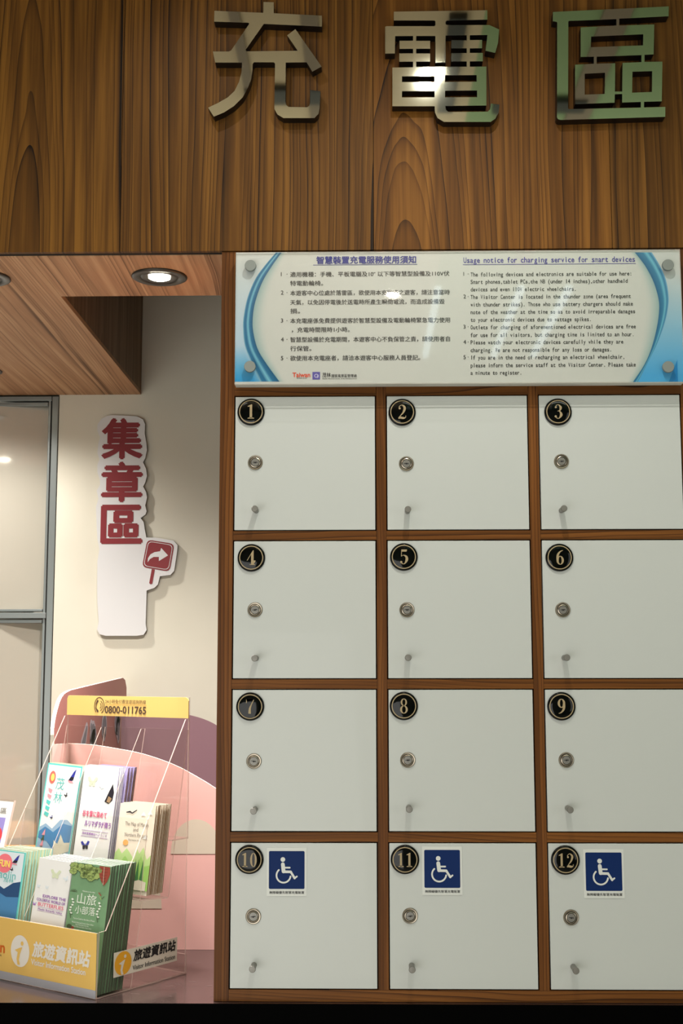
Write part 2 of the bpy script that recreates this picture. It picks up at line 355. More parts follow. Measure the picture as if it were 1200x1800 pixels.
# ------------------------------------------------------------------ counter
ct = thing('reception_counter', 'dark counter with a black front under the lockers and the brochure rack', 'counter', (.3, .7, FL))
MB().box((-2.99, -.016, ZC-.03), (XR, YW-.001, ZC), 'counter_top').build('countertop', parent=ct)
MB().box((-2.99, -.0195, ZC-.034), (XR+.003, -.0162, ZC+.0005), 'black_gloss').build('edge_strip', parent=ct)
MB().box((-2.95, .012, FL), (XR, YW-.02, ZC-.0305), 'black_plain').build('base_cabinet', parent=ct)
sc = MB()
for k in range(16):
    x = -.24+random.random()*.2; y = .02+random.random()*.33; a = random.uniform(-.5, .5); l = random.uniform(.004, .022)
    sc.add([(x, y, ZC+.0004), (x+l, y+a*l, ZC+.0004), (x+l, y+a*l+.0012, ZC+.0004), (x, y+.0008, ZC+.0004)], [(0, 1, 2, 3)], 'counter_scratch')
tag(sc.build('scuff_marks', parent=ct), 'pale scuff marks', kind='stuff')

# ------------------------------------------------------------------ lockers
W, H, GX, GY = .30, .2888, .0248, .0228
lk = thing('charging_locker_cabinet', 'wood-framed cabinet of twelve white numbered charging lockers', 'locker', (.47, 0, ZC))
MB().box((XL+.006, .03, ZC+.002), (XR-.006, .40, ZT-.004), 'stile_wood').build('carcass', parent=lk)
colx = [i*(W+GX) for i in range(3)]; rowz = [-i*(H+GY) for i in range(4)]; ZB = rowz[3]-H
MB().box((XL, 0, ZC+.0006), (-.0022, .03, ZT-.001), 'stile_wood').build('stile', parent=lk)
MB().box((colx[2]+W+.0022, 0, ZC+.0006), (XR, .03, ZT-.001), 'stile_wood').build('stile', parent=lk)
for i in (0, 1): MB().box((colx[i]+W+.0022, 0, ZB-.0015), (colx[i+1]-.0022, .03, ZT-.001), 'stile_wood').build('stile', parent=lk)
for i in range(3):
    x0, x1 = colx[i]-.0018, colx[i]+W+.0018
    MB().box((x0, .0006, .0018), (x1, .03, .032), 'rail_wood').build('rail', parent=lk)
    MB().box((x0, .008, .0322), (x1, .0297, ZT-.002), 'stile_wood').build('top_panel', parent=lk)
    for j in range(3): MB().box((x0, .0006, rowz[j+1]+.0018), (x1, .03, rowz[j]-H-.0018), 'rail_wood').build('rail', parent=lk)
MB().box((-.0018, -.0003, ZC+.0008), (colx[2]+W+.0018, .0297, ZB-.0018), 'rail_wood').build('rail', parent=lk)

def digit(mb, ch, cx, cz, h, y, mt, sx=1.):
    to = lambda x, z, y_: (cx+x*h*sx, y_, cz+(z-.5)*h)
    def rib(P, ball0=0, ball1=0):
        P = smooth_path(P); mb.stroke([(p[0], p[1]) for p in P], [max(.02, p[2]) for p in P], y, mt, to=to, caps=False)
        if ball0: mb.disc((P[0][0], P[0][1]), ball0, y, mt, to=to, n=12)
        if ball1: mb.disc((P[-1][0], P[-1][1]), ball1, y, mt, to=to, n=12)
    def ring(x, z, rx, rz, ix, iz, ox=0):
        n = 24; o = [(x+rx*math.cos(2*math.pi*k/n), z+rz*math.sin(2*math.pi*k/n)) for k in range(n)]
        i_ = [(x+ox+ix*math.cos(2*math.pi*k/n), z+iz*math.sin(2*math.pi*k/n)) for k in range(n)]
        mb.prism([o, i_], y, None, mt, to=to)
    if ch == '0': ring(0, .5, .27, .5, .11, .46)
    elif ch == '1':
        mb.poly([(-.08, .04), (.09, .04), (.09, 1), (.02, 1), (-.22, .88), (-.22, .83), (-.08, .85)], y, mt, to=to)
        mb.poly([(-.22, 0), (.23, 0), (.23, .045), (.09, .09), (-.08, .09), (-.22, .045)], y, mt, to=to)
    elif ch == '2':
        rib([(-.17, .74, .06), (-.2, .86, .05), (-.02, .97, .05), (.17, .8, .17), (.1, .5, .13), (-.1, .25, .06), (-.26, .06, .05)], .075)
        rib([(-.26, .04, .08), (-.12, .09, .15), (.08, .06, .14), (.22, .1, .06), (.25, .24, .03)])
    elif ch == '3':
        rib([(-.17, .8, .05), (-.13, .93, .05), (.03, .97, .05), (.16, .78, .17), (.1, .58, .08), (-.06, .53, .03)], .07)
        rib([(-.06, .54, .03), (.1, .5, .08), (.19, .27, .18), (.05, .04, .06), (-.1, .03, .05), (-.19, .16, .05)], 0, .08)
    elif ch == '4':
        mb.poly([(.0, 0.04), (.17, .04), (.17, 1), (.12, 1), (-.3, .3), (-.3, .25), (.3, .25), (.3, .31), (.17, .31), (-.24, .31), (0, .73)], y, mt, to=to)
        mb.poly([(-.1, 0), (.27, 0), (.27, .045), (-.1, .045)], y, mt, to=to)
    elif ch == '5':
        mb.poly([(-.17, 1), (.22, 1), (.18, .85), (-.13, .85), (-.15, .52), (-.19, .52)], y, mt, to=to)
        rib([(-.17, .53, .03), (-.02, .61, .05), (.17, .5, .15), (.19, .28, .18), (.05, .04, .06), (-.1, .03, .05), (-.18, .14, .05)], 0, .08)
    elif ch == '6' or ch == '9':
        t0 = to
        if ch == '9': to = lambda x, z, y_: t0(-x, 1-z, y_)
        ring(.02, .3, .25, .3, .1, .25)
        rib([(.22, .98, .03), (.02, .88, .09), (-.13, .66, .15), (-.15, .35, .17)])
    elif ch == '7':
        mb.poly([(-.26, 1), (.27, 1), (.27, .94), (-.2, .83), (-.24, .72), (-.27, .72)], y, mt, to=to)
        mb.poly([(-.2, .83), (.27, .94), (.27, 1), (-.26, 1)], y, mt, to=to)
        rib([(.25, .95, .05), (.1, .65, .07), (-.01, .35, .14), (-.02, .03, .17)])
    elif ch == '8':
        ring(0, .75, .21, .25, .1, .2); ring(0, .27, .26, .27, .12, .22)
def badge(i, cx, cz, parent):
    r = .0292; b = MB()
    prof = [(r, 0), (r, -.0028), (r*.97, -.0042), (r*.86, -.0054), (r*.6, -.0064), (r*.3, -.0069), (.0006, -.007)]
    b.lathe(prof, 'badge_dome', n=48, c=(cx, -.0005, cz))
    # gold ring and numeral follow the dome just under its lacquer
    n = 48; dome = lambda q: -.0005-.0071+.0017*(q/r)**2*1.05
    for a0, a1 in ((.80, .865),):
        P = [(cx+r*a*math.cos(2*math.pi*k/n), dome(r*a)-.0004, cz+r*a*math.sin(2*math.pi*k/n)) for a in (a0, a1) for k in range(n)]
        b.add(P, [(k, (k+1) % n, n+(k+1) % n, n+k) for k in range(n)], 'gold', True)
    s = str(i)
    if len(s) == 1: digit(b, s, cx, cz, .031, -.0082, 'gold')
    else:
        digit(b, s[0], cx-.0085, cz, .028, -.0082, 'gold', .9); digit(b, s[1], cx+.0088, cz, .028, -.0082, 'gold', .9)
    return b.build('number_badge', parent=parent)
def lock(cx, cz, parent, a):
    b = MB(); r = .0158
    b.lathe([(r, 0), (r, -.0015), (r*.92, -.0032), (r*.80, -.0030), (r*.78, -.0018), (r*.72, -.0018), (r*.70, -.0040), (r*.60, -.0046), (r*.58, -.0030), (r*.53, -.0030), (r*.52, -.0038), (.0005, -.0040)], 'nickel', n=36, c=(cx, -.0003, cz), mt2=MATS['steel'], split=9, smooth=False)
    for q0, q1 in ((.725, .775), (.535, .575)):
        n = 36; b.add([(cx+r*q*math.cos(2*math.pi*k/n), -.0024 if q1 > .7 else -.0036, cz+r*q*math.sin(2*math.pi*k/n)) for q in (q0, q1) for k in range(n)], [(k, (k+1) % n, n+(k+1) % n, n+k) for k in range(n)], 'keyhole')
    ca, sa = math.cos(a), math.sin(a)
    to = lambda x, z, y: (cx+x*ca-z*sa, y, cz+x*sa+z*ca)
    b.poly([(-.0050, -.0006), (-.0018, -.0006), (-.0012, -.0020), (.0012, -.0020), (.0016, -.0008), (.0048, -.0008), (.0048, .0008), (.0016, .0010), (-.0012, .0014), (-.0018, .0006), (-.0050, .0006)], -.0049, 'keyhole', to=to)
    return b.build('lock', parent=parent)
def knob(cx, cz, parent):
    b = MB(); b.lathe([(.0058, 0), (.0058, -.030), (.0066, -.0315), (.0068, -.036), (.0060, -.0372), (.0004, -.0374)], 'steel', n=24, c=(cx, -.0003, cz), smooth=False)
    return b.build('knob', parent=parent)
def isa(x0, z1, parent, k=.0003065, wt=235, rot=0.):
    """wheelchair label; x0, z1 top left corner of the blue square; k metres per drawing unit"""
    ca, sa = math.cos(rot), math.sin(rot)
    to = lambda x, z, y: (x0+(x*ca+z*sa)*k, y, z1+(x*sa-z*ca)*k)
    b = MB(); b.prism([[(-14, 292), (-14, -22), (252, -22), (252, 292)]], -.0012, -.0002, 'sticker_white', to=to)
    def rr(x0, z0, x1, z1, r):
        P = []
        for cx, cz, a in ((x1-r, z0+r, -90), (x1-r, z1-r, 0), (x0+r, z1-r, 90), (x0+r, z0+r, 180)):
            P += [(cx+r*math.cos(R(a+t)), cz+r*math.sin(R(a+t))) for t in (0, 30, 60, 90)]
        return P
    b.poly(rr(0, 0, 238, 246, 8), -.0015, 'isa_blue', to=to)
    yk = -.0018
    b.disc((93, 55), 15.5, yk, 'sticker_white', to=to, n=20)
    b.stroke([(93, 86), (96, 112), (98, 132)], 25, yk, 'sticker_white', to=to)
    b.stroke([(98, 108), (139, 108)], 11, yk, 'sticker_white', to=to)
    b.stroke([(98, 134), (146, 135)], 17, yk, 'sticker_white', to=to); b.stroke([(146, 135), (172, 176)], 15, yk, 'sticker_white', to=to); b.stroke([(172, 176), (187, 165)], 11, yk, 'sticker_white', to=to)
    arc = [(98+47*math.cos(R(t)), 158+47*math.sin(R(t))) for t in range(8, 238, 10)]
    b.stroke(arc, 11, yk, 'sticker_white', to=to)
    tt = lambda x, z, y: to(x, -z, y)
    b.text('無障礙優先智慧充電裝置', 4, 236, -269, 19, yk, 'ink', .012, to=tt)
    return tag(b.build('accessible_label', parent=parent), 'blue and white wheelchair label')
badges = {1: (441, 724), 2: (706.5, 724.5), 3: (980.5, 724), 4: (441.5, 980.5), 5: (709.5, 979), 6: (983, 980), 7: (439.5, 1242), 8: (709.5, 1241), 9: (986.5, 1241.5), 10: (438, 1511), 11: (711.5, 1511), 12: (993.5, 1512)}
locks = {1: (448.5, 813), 2: (714, 815), 3: (986.5, 811), 4: (448, 1072), 5: (715, 1072), 6: (989, 1072), 7: (446, 1338), 8: (716.5, 1336), 9: (995, 1336), 10: (445, 1611), 11: (720.5, 1610), 12: (1003.5, 1613)}
knobs = {1: (448, 895), 2: (716.5, 896), 3: (990, 894.5), 4: (448, 1157), 5: (717, 1156), 6: (995, 1156), 7: (446, 1425), 8: (719, 1422), 9: (1001, 1423), 10: (444, 1702), 11: (724, 1703), 12: (1011, 1705)}
for n in range(1, 13):
    c, r = (n-1) % 3, (n-1)//3; x, z = colx[c], rowz[r]
    g = .0006
    d = MB().box((x+g, 0, z-g), (x+W-g, .018, z-H+g), 'door_white').build('door', parent=lk, bevel=.0006)
    tag(d, 'white locker door numbered %d' % n)
    p = at(*badges[n], 'y', -.004); badge(n, p.x, p.z, d)
    p = at(*locks[n], 'y', -.002); lock(p.x, p.z, d, random.uniform(-.15, .1))
    p = at(*knobs[n], 'y', -.028); knob(p.x, p.z, d)
p = at(472.6, 1496, 'y', -.002); isa(p.x, p.z, bpy.data.objects['door.009'], .000307)
p = at(745.2, 1494, 'y', -.002); isa(p.x, p.z, bpy.data.objects['door.010'], .000307)
p = at(1028.2, 1498.5, 'y', -.002); isa(p.x, p.z, bpy.data.objects['door.011'], .000310)

# ------------------------------------------------------------------ notice board
nb = thing('notice_board', 'wide acrylic notice board on charging rules mounted above the lockers', 'notice', (.478, -.02, .02))
bx0, bx1, bz0, bz1 = .0023, .951, .0185, .3075; YP = -.0345
MB().box((bx0, -.0335, bz0), (bx1, -.008, bz1), 'notice_back').build('board', parent=nb)
pr = MB()
def P4(px, py): q = at(px, py, 'y', YP); return (q.x, q.z)
cols = {}
def cadd(mb, pts, faces, colors, y):
    n = len(mb.v); mb.add([(p[0], y, p[1]) for p in pts], faces, 'notice_print')
    for i, c_ in enumerate(colors): cols[n+i] = c_
WH = (194, 198, 193)
cadd(pr, [(bx0, bz0), (bx1, bz0), (bx1, bz1), (bx0, bz1)], [(0, 1, 2, 3)], [WH]*4, YP)
def mixc(a, b, t): return tuple(a[i]*(1-t)+b[i]*t for i in range(3))
def rs(P, n):
    P = smooth_path([(a, b, 0) for a, b in P], 12); L = [0]
    for i in range(1, len(P)): L.append(L[-1]+math.hypot(P[i][0]-P[i-1][0], P[i][1]-P[i-1][1]))
    out = []
    for k in range(n+1):
        t = L[-1]*k/n; j = max(1, next((i for i, l in enumerate(L) if l >= t-1e-9), len(L)-1)); f = (t-L[j-1])/max(1e-9, L[j]-L[j-1])
        out.append((P[j-1][0]*(1-f)+P[j][0]*f, P[j-1][1]*(1-f)+P[j][1]*f))
    return out
def swoosh(outer, inner, xe, prof, outcol, shade):
    n = 36; A = rs([P4(*p) for p in outer], n); B = rs([P4(*p) for p in inner], n)
    m_ = len(prof)
    # outside area up to the board's edge
    pts = []; cc = []; fs = []
    for k in range(n+1):
        for j in range(5):
            f = j/4; pts.append((xe*(1-f)+A[k][0]*f, A[k][1])); cc.append(outcol(f, k/n))
    for k in range(n):
        for j in range(4): fs.append((k*5+j, k*5+j+1, (k+1)*5+j+1, (k+1)*5+j))
    cadd(pr, pts, fs, cc, YP-.0002)
    pts = []; cc = []; fs = []
    for k in range(n+1):
        for j, (f, c_) in enumerate(prof): pts.append((A[k][0]*(1-f)+B[k][0]*f, A[k][1]*(1-f)+B[k][1]*f)); cc.append(c_)
    for k in range(n):
        for j in range(m_-1): fs.append((k*m_+j, k*m_+j+1, (k+1)*m_+j+1, (k+1)*m_+j))
    cadd(pr, pts, fs, cc, YP-.0004)
    # soft printed halo on the inner side
    sg = 1 if xe < .5 else -1; pts = []; cc = []; fs = []
    for k in range(n+1):
        wdt = .012+.016*math.sin(math.pi*min(1, k/n*1.0))
        for j, f in enumerate((0, .35, .7, 1)): pts.append((B[k][0]+sg*wdt*f, B[k][1])); cc.append(mixc(shade, WH, (0, .5, .85, 1)[j]))
    for k in range(n):
        for j in range(3): fs.append((k*4+j, k*4+j+1, (k+1)*4+j+1, (k+1)*4+j))
    cadd(pr, pts, fs, cc, YP-.0002)
S = 7.2
L1 = [(610, 28), (480, 180), (350, 360), (250, 600), (200, 850), (195, 1000), (215, 1200), (290, 1400), (410, 1662)]
L2 = [(682, 28), (560, 200), (440, 400), (350, 650), (318, 850), (322, 1020), (380, 1250), (500, 1450), (655, 1662)]
swoosh([(400+a/S, 440+b/S) for a, b in L1], [(400+a/S, 440+b/S) for a, b in L2], bx0,
       [(0, (130, 180, 200)), (.12, (30, 110, 150)), (.3, (22, 102, 145)), (.5, (110, 178, 200)), (.68, (28, 108, 150)), (1, (8, 84, 124))],
       lambda f, t: mixc(mixc((198, 204, 200), (170, 195, 212), min(1, t*1.5)), (30, 142, 200), max(0, (t-.72)/.28)*(1 if f < .8 else .5)), (140, 170, 170))
S = 6.923
R1 = [(450, 95), (540, 240), (620, 420), (655, 620), (650, 760), (610, 950), (520, 1200), (420, 1400), (285, 1672)]
R2 = [(245, 95), (370, 260), (470, 450), (530, 650), (540, 800), (510, 1020), (440, 1280), (350, 1480), (222, 1672)]
swoosh([(1080+a/S, 430+b/S) for a, b in R1], [(1080+a/S, 430+b/S) for a, b in R2], bx1,
       [(0, (110, 170, 200)), (.15, (30, 112, 158)), (.35, (100, 176, 200)), (.55, (40, 118, 158)), (1, (8, 88, 134))],
       lambda f, t: mixc((194, 200, 198), (70, 160, 212), max(0, min(1, (t-.15)/.8))), (140, 170, 170))
cadd(pr, [P4(1190, 632), P4(1191, 671), P4(1175, 671)], [(0, 1, 2)], [(20, 130, 195), (10, 120, 185), (20, 130, 195)], YP-.0005)
o = pr.build('printed_sheet', parent=nb); me = o.data
ca_ = me.color_attributes.new('Col', 'FLOAT_COLOR', 'POINT')
for i in range(len(me.vertices)): ca_.data[i].color = rgb(cols[i])
tx = MB(); YT = YP-.0007
def ln(s, X0, X1, Yc, em, mt='ink', bold=.008, ox=400, oy=430, k=2.927, mono=False):
    a = at(ox+X0/k, oy+Yc/k, 'y', YT); b_ = at(ox+X1/k, oy+Yc/k, 'y', YT); e = (at(ox, oy, 'y', YT)-at(ox, oy+em/k, 'y', YT)).z
    if len(s) == 1 and s.isdigit(): tx.text(s, a.x, a.x, (a.z+b_.z)/2, e, YT, mt, bold, squeeze=False); return
    (tx.mono if mono else tx.text)(s, a.x, b_.x, (a.z+b_.z)/2, e, YT, mt, bold)
ln('智慧裝置充電服務使用須知', 457, 968, 79, 41, 'title_blue', .022)
def rule(X0, X1, Yc, ox, mt):
    a = at(ox+X0/2.927, 430+Yc/2.927, 'y', YT); b_ = at(ox+X1/2.927, 430+Yc/2.927, 'y', YT); tx.box((a.x, YT, a.z-.0005), (b_.x, YT+.0002, a.z+.0005), mt)
rule(440, 975, 105, 400, 'title_blue'); rule(68, 958, 103, 790, 'title_violet')
for yc, n in ((151, 1), (246, 2), (390, 3), (487, 4), (583, 5)): ln('%d' % n, 274, 286, yc, 29); ln('·', 303, 307, yc, 29)
for yc, x0, x1, s in ((151, 322, 1140, '適用機種：手機、平板電腦及10˝ 以下等智慧型設備及110V伏'), (199, 322, 490, '特電動輪椅。'),
                      (247, 322, 1142, '本遊客中心位處於落雷區，欲使用本充電座之遊客，請注意當時'), (295, 322, 1115, '天氣，以免因停電後於送電時所產生瞬間電流，而造成設備毀'), (342, 322, 372, '損。'),
                      (390, 322, 1143, '本充電座係免費提供遊客於智慧型設備及電動輪椅緊急電力使用'), (438, 330, 627, '，充電時間限時1小時。'),
                      (487, 322, 1143, '智慧型設備於充電期間，本遊客中心不負保管之責，請使用者自'), (535, 322, 430, '行保管。'), (583, 322, 990, '欲使用本充電座者，請洽本遊客中心服務人員登記。')):
    ln(s, x0, x1, yc, 28, bold=.012)
K = dict(ox=790, mono=True)
ln('Usage notice for charging service for smart devices', 70, 955, 76, 40, 'title_violet', .016, **K)
for yc, x1, s in ((150, 938, 'The following devices and electronics are suitable for use here:'), (188, 916, 'Smart phones,tablet PCs,the NB (under 14 inches),other handheld'), (228, 652, 'devices and even 110V electric wheelchairs.'),
                  (266, 932, 'The Visitor Center is located in the thunder zone (area frequent'), (305, 943, 'with thunder strikes). Those who use battery chargers should make'), (344, 955, 'note of the weather at the time so as to avoid irreparable damages'), (384, 730, 'to your electronic devices due to wattage spikes.'),
                  (422, 958, 'Outlets for charging of aforementioned electrical devices are free'), (462, 950, 'for use for all visitors, but charging time is limited to an hour.'), (500, 894, 'Please watch your electronic devices carefully while they are'), (540, 834, 'charging. We are not responsible for any loss or damages.'),
                  (578, 902, 'If you are in the need of recharging an electrical wheelchair,'), (618, 958, 'please inform the service staff at the Visitor Center. Please take'), (658, 372, 'a minute to register.')):
    ln(s, 107, x1, yc, 29, bold=.012, **K)
for n, yc in ((1, 150), (2, 266), (3, 422), (4, 500), (5, 578)): ln('%d' % n, 71, 82, yc, 28, ox=790); ln('·', 93, 97, yc, 28, ox=790)
ln('Taiwan', 334, 424, 669, 32, 'logo_red', .02); ln('THE HEART OF ASIA', 354, 408, 687, 7)
ln('茂林', 487, 530, 671, 26, bold=.01); ln('國家風景區管理處', 534, 664, 675, 18, bold=.006); ln('Maolin National Scenic Area Administration', 487, 664, 689, 7)
a = at(400+436/2.927, 430+694/2.927, 'y', YT); b_ = at(400+475/2.927, 430+655/2.927, 'y', YT); tx.box((a.x, YT, a.z), (b_.x, YT+.0002, b_.z), 'logo_violet')
cx, cz = (a.x+b_.x)/2, (a.z+b_.z)/2
tx.stroke([(cx+.0045*math.cos(R(t))*(1-t/900), cz-.0005+.0042*math.sin(R(t))*(1-t/900)) for t in range(-60, 400, 20)], .0013, YT-.0002, 'logo_pale')
tag(tx.build('lettering', parent=nb), 'dark blue and black lettering')
MB().box((bx0, -.0395, bz0), (bx1, -.0362, bz1), 'acrylic', edge='acrylic_white_edge').build('acrylic_sheet', parent=nb)
for px, py in ((440, 467), (1173.5, 466), (439, 644.5), (1174, 645)):
    q = at(px, py, 'y', -.048); MB().lathe([(.0045, .0), (.0045, -.006), (.0118, -.006), (.0122, -.0075), (.0122, -.0130), (.0116, -.0138), (.0004, -.0138)], 'standoff', n=28, c=(q.x, -.0366, q.z), smooth=False).build('standoff', parent=nb)

# ------------------------------------------------------------------ raised letters
YL = -.030
def L3(P, ox, k): return [(lambda q: (q.x, q.z))(at(ox+a/k, b/k, 'y', YL)) for a, b in P]
def letter(name, label, loops, ox, k):
    loops = [L3(l, ox, k) for l in loops]; cx = sum(p[0] for p in loops[0])/len(loops[0]); cz = min(p[1] for p in loops[0])
    t = thing(name, label, 'sign letter', (cx, FY, cz))
    b = MB(); b.prism(loops, YL, YL+.001, 'mirror', edge='letter_side'); b.build('mirror_face', parent=t)
    b = MB(); b.prism(loops, YL+.0012, FY-.0004, 'letter_side'); b.build('letter_body', parent=t)
letter('sign_letter', 'mirrored raised character 充, first of the three on the wood fascia', [[(492, 14), (564, 16), (564, 93), (902, 110), (902, 187), (494, 168), (366, 350), (372, 361), (732, 357), (658, 248), (716, 205), (900, 468), (835, 504), (795, 438), (648, 440), (646, 715), (652, 738), (668, 752), (798, 754), (812, 745), (819, 725), (820, 632), (892, 642), (886, 760), (878, 800), (850, 830), (632, 830), (590, 805), (568, 765), (573, 448), (565, 438), (425, 438), (416, 450), (414, 500), (404, 560), (383, 615), (345, 685), (285, 745), (215, 790), (143, 820), (102, 757), (170, 725), (240, 685), (288, 640), (320, 575), (337, 510), (341, 440), (152, 440), (136, 362), (248, 362), (264, 355), (392, 167), (385, 160), (145, 152), (147, 76), (490, 90)]], 340, 4)
letter('sign_letter', 'mirrored raised character 電, middle of the three on the wood fascia', [
    [(208, 82), (865, 72), (865, 138), (580, 145), (572, 152), (572, 168), (580, 176), (863, 176), (880, 176), (948, 207), (940, 300), (920, 372), (852, 357), (866, 246), (742, 248), (742, 282), (828, 281), (828, 339), (742, 340), (742, 372), (833, 372), (833, 431), (742, 432), (742, 469), (858, 468), (858, 742), (570, 745), (574, 772), (592, 787), (868, 785), (884, 768), (890, 728), (950, 735), (945, 790), (920, 835), (888, 857), (560, 857), (515, 830), (497, 790), (495, 747), (198, 747), (198, 475), (343, 473), (343, 433), (246, 434), (246, 376), (343, 375), (343, 343), (248, 344), (248, 287), (343, 286), (343, 253), (217, 254), (215, 376), (147, 377), (147, 188), (155, 184), (492, 184), (500, 177), (500, 151), (492, 144), (208, 144)],
    [(365, 253), (500, 253), (500, 440), (572, 440), (572, 250), (720, 248), (720, 283), (612, 283), (612, 340), (720, 340), (720, 373), (612, 374), (612, 432), (720, 432), (720, 469), (365, 471), (365, 433), (463, 433), (463, 376), (365, 376), (365, 343), (463, 343), (463, 287), (365, 287)],
    [(265, 537), (495, 534), (495, 577), (265, 577)], [(568, 530), (790, 528), (790, 574), (568, 576)], [(265, 641), (495, 640), (495, 684), (265, 685)], [(568, 638), (793, 636), (793, 683), (568, 684)]], 640, 4)
letter('sign_letter', 'mirrored raised character 區, last of the three on the wood fascia', [
    [(145, 97), (1085, 52), (1083, 132), (683, 152), (683, 207), (967, 198), (962, 441), (888, 445), (888, 502), (1033, 500), (1028, 822), (884, 826), (884, 872), (1057, 867), (1056, 948), (205, 973), (186, 966), (178, 950), (180, 178), (145, 172)],
    [(275, 170), (660, 155), (660, 207), (370, 222), (370, 462), (477, 460), (477, 517), (325, 525), (325, 845), (645, 833), (647, 765), (707, 762), (707, 832), (858, 827), (858, 873), (275, 885), (268, 878), (270, 176)],
    [(500, 460), (863, 447), (863, 504), (710, 510), (707, 742), (648, 743), (650, 513), (500, 517)],
    [(455, 297), (878, 278), (876, 368), (453, 383)], [(403, 598), (568, 590), (565, 762), (403, 768)], [(790, 582), (950, 577), (948, 746), (787, 752)]], 940, 4.6154)

# ------------------------------------------------------------------ downlights
def downlight(x, y, label, on, e):
    t = thing('downlight', label, 'ceiling lamp', (x, y, ZT))
    b = MB(); b.lathe([(.064, -.0004), (.064, -.003), (.060, -.005), (.046, -.005), (.0445, -.002), (.0425, -.002), (.041, -.004), (.034, -.0035), (.027, -.0012)], 'downlight_metal', n=48, c=(x, y, ZT), ax='z')
    b.build('bezel', parent=t)
    MB().lathe([(.025, -.0014), (.025, -.0042), (.020, -.0062), (.0005, -.0066)], 'lens_glow' if on else 'black_gloss', n=32, c=(x, y, ZT), ax='z').build('lens', parent=t)
    if on: light('SPOT', (x, y, ZT-.02), e, (1, .96, .91), (x, y+.02, -2), spot_size=R(150), spot_blend=1, shadow_soft_size=.035)
downlight(-.197, .172, 'lit round recessed downlight in the wooden soffit above the brochure rack', True, 205)
downlight(-.609, .170, 'round dark recessed downlight cut by the left edge of the photo', True, 75)
downlight(-.892, 1.08, 'small recessed downlight far back in the soffit at the left edge', True, 45)
def ceiling_spot(x, y, label, mt, r=.045):
    t = thing('ceiling_spotlight', label, 'ceiling lamp', (x, y, CEIL))
    MB().lathe([(r*1.3, -.0005), (r*1.3, -.008), (r*1.02, -.012)], 'downlight_metal', n=32, c=(x, y, CEIL), ax='z').build('bezel', parent=t)
    MB().lathe([(r, -.009), (r, -.014), (.0005, -.016)], mt, n=32, c=(x, y, CEIL), ax='z').build('lens', parent=t)
ceiling_spot(MAIN[0]+.03, MAIN[1]-.03, 'hall spotlight nearest the fascia letters', 'lens_hall', .04)
ceiling_spot(.42, -3.4, 'hall spotlight behind the viewer', 'lens_hall', .032)
for i, x in enumerate((.62, 1.02, 1.25)):
    tag(MB().box((x, -4.6, CEIL-.03), (x+.03, -3.3, CEIL-.0005), 'tube_glow').build('ceiling_tube_lamp', origin=(x, -4, CEIL)), 'slim tube lamp on the hall ceiling, %s of three' % ('left', 'middle', 'right')[i], 'ceiling lamp')

# ------------------------------------------------------------------ window on the left
win = struct('window_1', MB().box((-1.6, YW+.015, ZC), (-1.56, YW+.05, .318), 'frame_metal'), (-.74, YW, ZC))
def fr(a, b, mt='frame_metal', nm='frame_member'): return MB().box(a, b, mt).build(nm, parent=win, bevel=.0015)
yf = YW-.004
fr((-.7585, yf, ZC+.001), (-.7375, yf+.05, .3185)); fr((-.7635, yf+.012, ZC+.002), (-.7597, yf+.045, .317), 'frame_gap'); fr((-.7725, yf+.008, ZC+.002), (-.7640, yf+.04, .317))
fr((-1.56, yf, .3035), (-.7600, yf+.05, .3185)); fr((-1.56, yf+.008, .2880), (-.774, yf+.04, .3000))
fr((-1.56, yf, -.4180), (-.7600, yf+.05, -.3990)); fr((-1.56, yf+.008, -.4330), (-.774, yf+.04, -.4215)); fr((-1.56, yf+.008, -.3950), (-.774, yf+.04, -.3870))
ang = R(15)
for z0, z1 in ((ZC+.01, -.434), (-.386, .288)):
    X = Matrix.Translation((-.766, YW+.052, 0)) @ Matrix.Rotation(ang, 4, 'Z')
    b = MB(); b.X = X; b.box((-.7, 0, z0-.03), (0, .006, z1+.03), 'pane_glass'); b.build('pane', parent=win)
tag(MB().prism([[(-.90, ZC+.001), (-.90, -1.13), (-.66, -1.13), (-.66, ZC+.001)]], .92, 1.38, 'ledge_wood').build('wooden_box', origin=(-.8, 1.1, ZC)), 'orange-lit wooden box on the counter at the foot of the window', 'box')

# ------------------------------------------------------------------ stamp corner sign on the wall
YS = 1.412
sg = thing('wall_sign', 'white die-cut stamp corner sign with red characters on the beige wall', 'sign', (-.51, YW, -.47))
def S2(P, y=YS): return [(lambda q: (q.x, q.z))(at(140+a/4.186, 700+b/4.186, 'y', y)) for a, b in P]
out = [(200, 130), (240, 124), (330, 128), (420, 133), (465, 155), (480, 190), (478, 260), (490, 330), (495, 380), (482, 440), (466, 470), (488, 520), (495, 570), (482, 620), (466, 650), (488, 690), (495, 730), (482, 790), (492, 830), (484, 855), (448, 882), (470, 910), (478, 960), (490, 1025), (560, 1025), (690, 1048), (720, 1082), (716, 1130), (695, 1270), (668, 1300), (590, 1310), (575, 1370), (550, 1395), (492, 1415), (490, 1500), (485, 1660), (492, 1705), (470, 1740), (420, 1748), (190, 1748), (145, 1735), (128, 1700), (140, 1640), (130, 1500), (128, 1400), (130, 1200), (145, 1110), (132, 1050), (125, 950), (120, 800), (138, 740), (125, 680), (150, 635), (148, 600), (130, 540), (130, 490), (145, 450), (130, 400), (138, 330), (150, 290), (130, 240), (130, 195), (160, 152)]
MB().prism([S2(out)], YS, YW-.001, 'sign_white', edge='sign_edge').build('backing', parent=sg)
b = MB(); yy = YS-.001
